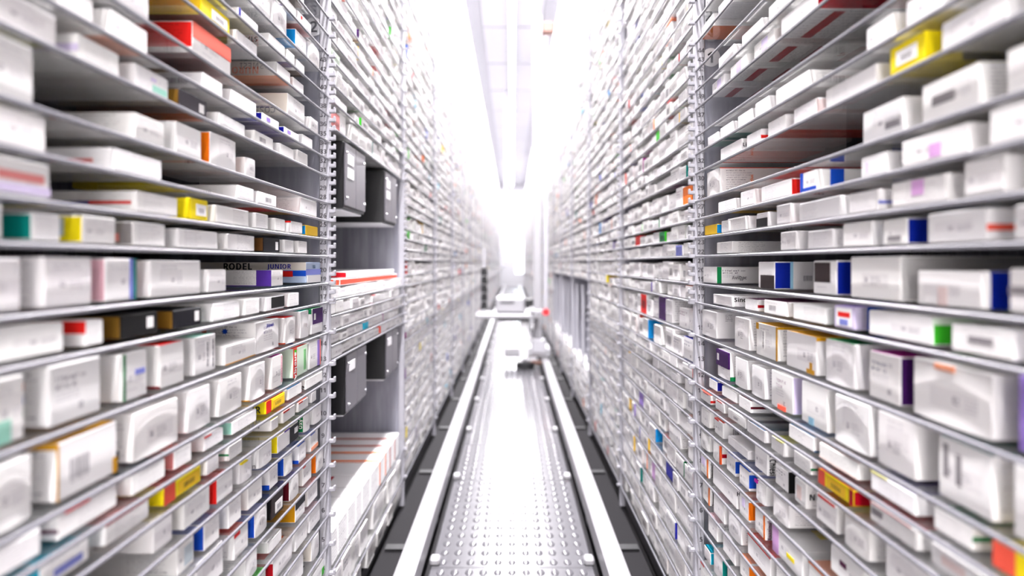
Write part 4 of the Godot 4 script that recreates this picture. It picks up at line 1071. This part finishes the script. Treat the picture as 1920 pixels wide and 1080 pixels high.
func mass() -> void:
	var a2 := full_heights(SHELVES_2)
	var a1 := full_heights(SHELVES_1)
	# coloured cartons that stand out in the second bays: side, distance, height, colour of the side, of the front
	accents = [[1, 1.3, 0.317, "leaf", "white"], [1, 1.24, 0.17, "yellow", "yellow"], [1, 1.25, 0.155, "teal", "white"], [1, 1.2, 0.108, "orange", "orange"], [1, 1.45, 0.094, "green", "white"],
		[1, 1.37, 0.073, "teal", "teal"], [1, 1.42, 0.045, "leaf", "green"], [1, 1.25, 0.025, "white", "periw"], [1, 1.66, 0.05, "red", "red"], [1, 1.62, -0.1, "white", "red"], [1, 1.66, -0.15, "crimson", "white"],
		[1, 1.3, -0.2, "leaf", "white"], [1, 1.46, -0.38, "orange", "white"], [1, 1.58, -0.47, "orange", "white"], [1, 1.5, -0.46, "orchid", "orchid"], [1, 1.31, -0.5, "navy", "white"],
		[-1, 1.2, 0.41, "yellow", "yellow"], [-1, 1.32, 0.41, "amber", "yellow"], [-1, 1.22, 0.36, "palegreen", "palegreen"], [-1, 1.2, 0.26, "pink", "rose"], [-1, 1.52, 0.25, "teal", "white"], [-1, 1.45, 0.29, "leaf", "white"],
		[-1, 2.05, 0.08, "leaf", "leaf"], [-1, 2.2, 0.1, "yellow", "yellow"], [-1, 2.0, 0.0, "red", "red"]]
	var z := POST0 - 3 * BAY
	var k := -2
	while z + BAY < END - 0.6:
		for s in [-1, 1]:
			var hs: Array = a2 if s < 0 else a1
			for j in hs.size():
				var y: float = hs[j]
				var gap: float = (hs[j - 1] if j > 0 else y + 0.045) - y - 0.005
				if k == 0 and ((s < 0 and y < SHELVES_2[0] + 0.01 and y > -0.52) or (s > 0 and y < SHELVES_1[0] + 0.01 and y > -0.53)):
					# the near end of these shelves, beside the camera: more of the mass up to the first carton of the table
					var reach: float = maxf(0.4, 1280.0 * (y if y > 0 else -y - gap) / (504.0 if y > 0 else 596.0) - 0.01)
					for row in CARTONS:
						if row[1] == s and absf(row[2] - y - 0.002) < 0.004: reach = minf(reach, row[3] - 0.004)
					fill_shelf(s, y + 0.001, gap, z, minf(reach + 0.02, z + BAY))
					continue
				if k == 1 and s < 0 and y < 0.25: continue
				if s > 0 and k >= 3 and k <= 5 and y > -0.45 and y < -0.1: continue
				fill_shelf(s, y + 0.001, gap, z, z + BAY)
		z += BAY
		k += 1
	# second bay beside rack 2
	for q in [[0.234, 0.04], [-0.0614, 0.02], [-0.088, 0.021], [-0.115, 0.021], [-0.139, 0.018], [-0.164, 0.019], [-0.6, 0.062], [-0.655, 0.045]]:
		fill_shelf(-1, q[0] + 0.001, q[1], POST0, POST0 + BAY)
	var arr := []
	arr.resize(Mesh.ARRAY_MAX)
	arr[Mesh.ARRAY_VERTEX] = stuff_v
	arr[Mesh.ARRAY_NORMAL] = stuff_n
	arr[Mesh.ARRAY_COLOR] = stuff_c
	arr[Mesh.ARRAY_TEX_UV] = stuff_u
	arr[Mesh.ARRAY_INDEX] = stuff_i
	var am := ArrayMesh.new()
	am.add_surface_from_arrays(Mesh.PRIMITIVE_TRIANGLES, arr)
	var o := part(self, "medicine_boxes", am, M.card, Vector3.ZERO)
	tag(o, "thousands of small white medicine boxes filling the racks farther down the aisle", "boxes", "", "stuff")
	print("mass boxes ", stuff_v.size() / 20)

func floor_track() -> void:
	# perforated white track plates between the two rails
	var t := thing("track_bed", "white embossed track plates with a shiny sheen between the rails", "track", Vector3(0, FLOOR, -7))
	var dome := SphereMesh.new()
	dome.radius = 0.5
	dome.height = 1.0
	dome.radial_segments = 10
	dome.rings = 5
	var xf := []
	var z := -1.5
	while z < END - 0.6:
		part(t, "track_plate", block(Vector3(0.36, 0.02, 0.596), 0.003), M.plate, Vector3(0, FLOOR + 0.012, -z - 0.3))
		for s in [-1, 1]:
			part(t, "plate_clip", block(Vector3(0.022, 0.016, 0.03), 0.004), M.rail, Vector3(s * 0.171, FLOOR + 0.03, -z - 0.02))
			part(t, "cross_gap", block(Vector3(0.1, 0.006, 0.03), 0.0), M.black, Vector3(s * 0.255, FLOOR + 0.003, -z - 0.15))
		for i in 11:
			for j in 12:
				xf.append(Transform3D(Basis.from_scale(Vector3(0.018, 0.006, 0.03)), Vector3(-0.155 + i * 0.031, FLOOR + 0.022, -z - 0.025 - j * 0.05)))
		z += 0.6
	var mm := MultiMesh.new()
	mm.transform_format = MultiMesh.TRANSFORM_3D
	mm.mesh = dome
	mm.instance_count = xf.size()
	for i in xf.size():
		var q: Transform3D = xf[i]
		q.origin -= t.position
		mm.set_instance_transform(i, q)
	var mi := MultiMeshInstance3D.new()
	mi.name = "embossed_studs"
	mi.multimesh = mm
	mi.material_override = M.plate
	mi.set_meta("kind", "stuff")
	t.add_child(mi)
	for s in [-1, 1]:
		var r := thing("guide_rail", "white square guide rail beside the rack marked %s" % ("two" if s < 0 else "one"), "rail", Vector3(s * 0.21, FLOOR, -7))
		part(r, "rail_bar", block(Vector3(0.042, 0.05, END + 1.0), 0.004), M.rail, Vector3(s * 0.211, FLOOR + 0.06, -(END + 1.0) / 2 + 1.5))
		var q := -1.2
		while q < END - 0.6:
			part(r, "rail_foot", block(Vector3(0.03, 0.036, 0.05), 0.003), M.plinth, Vector3(s * 0.211, FLOOR + 0.018, -q))
			q += 0.6

func black_cases() -> void:
	var n := 0
	for q in [[1.255, 1.432, 0.102, 0.226, "upper", "near"], [1.654, 1.82, 0.10, 0.226, "upper", "far"], [1.267, 1.44, -0.282, -0.17, "lower", "near"], [1.668, 1.84, -0.284, -0.17, "lower", "far"]]:
		var w: float = q[1] - q[0]
		var h: float = q[3] - q[2]
		var zm: float = -(q[0] + q[1]) / 2
		var lab: String = {0: "black steel case with two white labels under the upper shelf, beside the numbered post", 1: "black steel case under the upper shelf, against the plain grey divider", 2: "black steel case over the large cartons, beside the numbered post", 3: "black steel case over the large cartons, against the plain grey divider"}[n]
		var o := thing("black_case", lab, "case", Vector3(-(FRONT + 0.09), q[2], zm), "black steel cases in the open compartments")
		var ym: float = (q[2] + q[3]) / 2
		part(o, "case_body", block(Vector3(0.17, h, w), 0.002), M.black, Vector3(-(FRONT + 0.09), ym, zm))
		part(o, "bottom_tray", block(Vector3(0.16, 0.004, w * 0.92), 0.001), M.white_metal, Vector3(-(FRONT + 0.09), q[2] - 0.002, zm))
		for k in 2:
			part(o, "front_panel", block(Vector3(0.003, h * 0.94, w * 0.48), 0.001), M.case_front, Vector3(-(FRONT + 0.0035), ym + 0.002, zm + w * (0.245 if k == 0 else -0.245)))
			for y in [-0.34, 0.34]:
				part(o, "rivet", rod(0.0035, 0.004, 12, 0.002), M.chrome, Vector3(-(FRONT + 0.001), ym + y * h, zm + w * (0.42 if k == 0 else -0.42)), Basis(Vector3(0, 0, 1), -PI / 2))
		for y in ([0.26, 0.05] if n < 2 else [0.28]):
			part(o, "paper_label", block(Vector3(0.001, h * 0.16, w * 0.26), 0.0), M.white_wall, Vector3(-(FRONT + 0.0015), ym + y * h, zm + w * 0.25))
		for y in [0.28, -0.1]:
			part(o, "rivet", rod(0.004, 0.004, 12, 0.0025), M.chrome, Vector3(-(FRONT + 0.05), ym + y * h, zm + w / 2 + 0.002), Basis(Vector3.RIGHT, PI / 2))
		for x in [0.03, 0.14]:
			part(o, "hanger", block(Vector3(0.012, 0.03 if n < 2 else 0.02, 0.01), 0.001), M.black, Vector3(-(FRONT + x), q[3] + (0.004 if n < 2 else 0.002), zm))
		n += 1
	# large cartons on the lowest open shelf
	var zs := [1.212, 1.284, 1.351, 1.409, 1.49, 1.587, 1.658, 1.72, 1.79, 1.868]
	var edge := ["white", "white", "white", "white", "crimson", "white", "orange", "orange", "brick", "brick"]
	for i in zs.size():
		var zf: float = zs[i]
		var w: float = (zf - (zs[i - 1] if i > 0 else 1.17)) - 0.006
		var o := thing("large_carton", ["plain white large carton standing on the lowest open shelf", "orange edged large carton on the lowest open shelf", "brick red edged large carton on the lowest open shelf", "large carton with dark red mark on the lowest open shelf"][0 if edge[i] == "white" else 1 if edge[i] == "orange" else 2 if edge[i] == "brick" else 3], "box", Vector3(-(FRONT + 0.13), -0.521, -zf + w / 2), "large cartons under the black cases")
		var st := start()
		var c := lin("white")
		var b := art("blank")
		bevel_box(st, Vector3(0, 0.029, 0), Vector3(0.25, 0.058, w), 0.001, [c, c, c, c, c, c], [art("txt"), b, b, b, b, b], c)
		var body := MeshInstance3D.new()
		body.name = "carton"
		body.mesh = st.commit()
		body.material_override = M.card
		o.add_child(body)
		if edge[i] != "white":
			var f := start()
			var e := lin(edge[i])
			if edge[i] == "crimson":
				quad(f, Vector3(0.02, 0.0584, w * 0.4), Vector3(0.03, 0, 0), Vector3(0, 0, -w * 0.8), e)
			else:
				quad(f, Vector3(-0.12, 0.0584, w / 2 - 0.001), Vector3(0.244, 0, 0), Vector3(0, 0, -0.012), e)
				quad(f, Vector3(0.1254, 0.002, w / 2 - 0.001), Vector3(0, 0, -0.012), Vector3(0, 0.055, 0), e)
				quad(f, Vector3(-0.12, 0.044, w / 2 + 0.0004), Vector3(0.244, 0, 0), Vector3(0, 0.013, 0), e)
			var fm := MeshInstance3D.new()
			fm.name = "printed_band"
			fm.mesh = f.commit()
			fm.material_override = M.card
			o.add_child(fm)
	# long flat cartons with red sides on top of the narrow rows
	for i in 2:
		var y := -0.0405 + i * 0.0125
		var o := thing("flat_carton", ["long flat white carton with orange red edge lying under another", "long flat white carton with dark red edge lying on another"][i], "box", Vector3(-(FRONT + 0.1), y, -1.56), "flat cartons below the upper black cases")
		var st := start()
		var c := lin("white")
		var e := lin("coral" if i == 0 else "crimson")
		var b := art("blank")
		bevel_box(st, Vector3(0, 0.006, 0), Vector3(0.18, 0.012, 0.62 - i * 0.1), 0.001, [e if i == 0 else c, c, c, c, e, c], [b, b, b, b, b, b], c)
		var body := MeshInstance3D.new()
		body.name = "carton"
		body.mesh = st.commit()
		body.material_override = M.card
		o.add_child(body)

func picker() -> void:
	var o := thing("picking_robot", "white robot picker on the rails with mast, tray and red button", "robot", Vector3(0.05, FLOOR + 0.02, -4.35))
	var z := -4.35
	part(o, "base_carriage", block(Vector3(0.3, 0.06, 0.26), 0.01), M.robot, Vector3(0.1, FLOOR + 0.12, z - 0.14))
	part(o, "mast", block(Vector3(0.055, 2.2, 0.06), 0.006), M.robot, Vector3(0.165, FLOOR + 1.2, z - 0.1))
	part(o, "mast_cable_duct", block(Vector3(0.03, 1.9, 0.03), 0.004), M.strip, Vector3(0.225, FLOOR + 1.3, z - 0.2))
	part(o, "mast_head", block(Vector3(0.08, 0.07, 0.08), 0.008), M.brown, Vector3(0.235, 1.53, z - 0.1))
	var wheel := part(o, "buffer_wheel", rod(0.058, 0.035, 36), M.rubber, Vector3(0.085, FLOOR + 0.045, z + 0.02))
	part(wheel, "wheel_hub", rod(0.018, 0.03, 20), M.chrome, Vector3(0.085, FLOOR + 0.07, z + 0.02))
	part(o, "wheel_bracket", block(Vector3(0.1, 0.02, 0.05), 0.003), M.brown, Vector3(0.17, FLOOR + 0.06, z))
	part(o, "tray_table", block(Vector3(0.4, 0.028, 0.3), 0.006), M.robot, Vector3(-0.03, -0.335, z - 0.1))
	part(o, "tray_underside", block(Vector3(0.24, 0.018, 0.24), 0.004), M.black, Vector3(0.03, -0.358, z - 0.1))
	var head := part(o, "gripper_housing", block(Vector3(0.19, 0.1, 0.22), 0.012), M.robot, Vector3(-0.01, -0.268, z - 0.14))
	part(head, "gripper_slot", block(Vector3(0.09, 0.012, 0.006), 0.001), M.plinth, Vector3(-0.03, -0.25, z - 0.028))
	part(o, "scanner", block(Vector3(0.05, 0.06, 0.05), 0.008), M.black, Vector3(0.11, -0.255, z - 0.02))
	part(o, "scanner_post", block(Vector3(0.032, 0.11, 0.03), 0.005), M.robot, Vector3(0.125, -0.33, z + 0.03))
	var arm := part(o, "button_arm", block(Vector3(0.09, 0.02, 0.03), 0.004), M.strip, Vector3(0.165, -0.3, z + 0.05))
	part(arm, "emergency_button", rod(0.022, 0.03, 24), M.red, Vector3(0.212, -0.305, z + 0.06), Basis(Vector3.RIGHT, PI / 2))
	part(o, "lift_column", block(Vector3(0.05, 0.3, 0.03), 0.004), M.white_wall, Vector3(0.075, -0.5, z - 0.02))
	part(o, "mast_foot", block(Vector3(0.09, 0.09, 0.1), 0.008), M.strip, Vector3(0.17, FLOOR + 0.16, z - 0.05))
	var chain := thing("cable_chain", "black link cable chain hanging beside the picker tray", "cable chain", Vector3(-0.185, -0.3, z - 0.2))
	for k in 5:
		part(chain, "chain_link", rod(0.024, 0.05, 18, 0.019), M.rubber, Vector3(-0.185, -0.055 - k * 0.056, z - 0.2))
	part(chain, "chain_holder", block(Vector3(0.012, 0.14, 0.012), 0.002), M.strip, Vector3(-0.185, 0.035, z - 0.2))
	# second picker parked at the far end
	var f := thing("sensor_head", "round camera sensor on an arm above the far door", "sensor", Vector3(0, 0.5, -9))
	part(f, "arm", block(Vector3(0.22, 0.03, 0.05), 0.004), M.strip, Vector3(0.0, 0.4, -9))
	part(f, "sensor_lens", rod(0.06, 0.05, 24), M.chrome, Vector3(0.03, 0.44, -8.97), Basis(Vector3.RIGHT, PI / 2))
	part(f, "drop_bar", block(Vector3(0.03, CEIL - 0.415, 0.03), 0.003), M.strip, Vector3(-0.08, (CEIL + 0.415) / 2, -9))
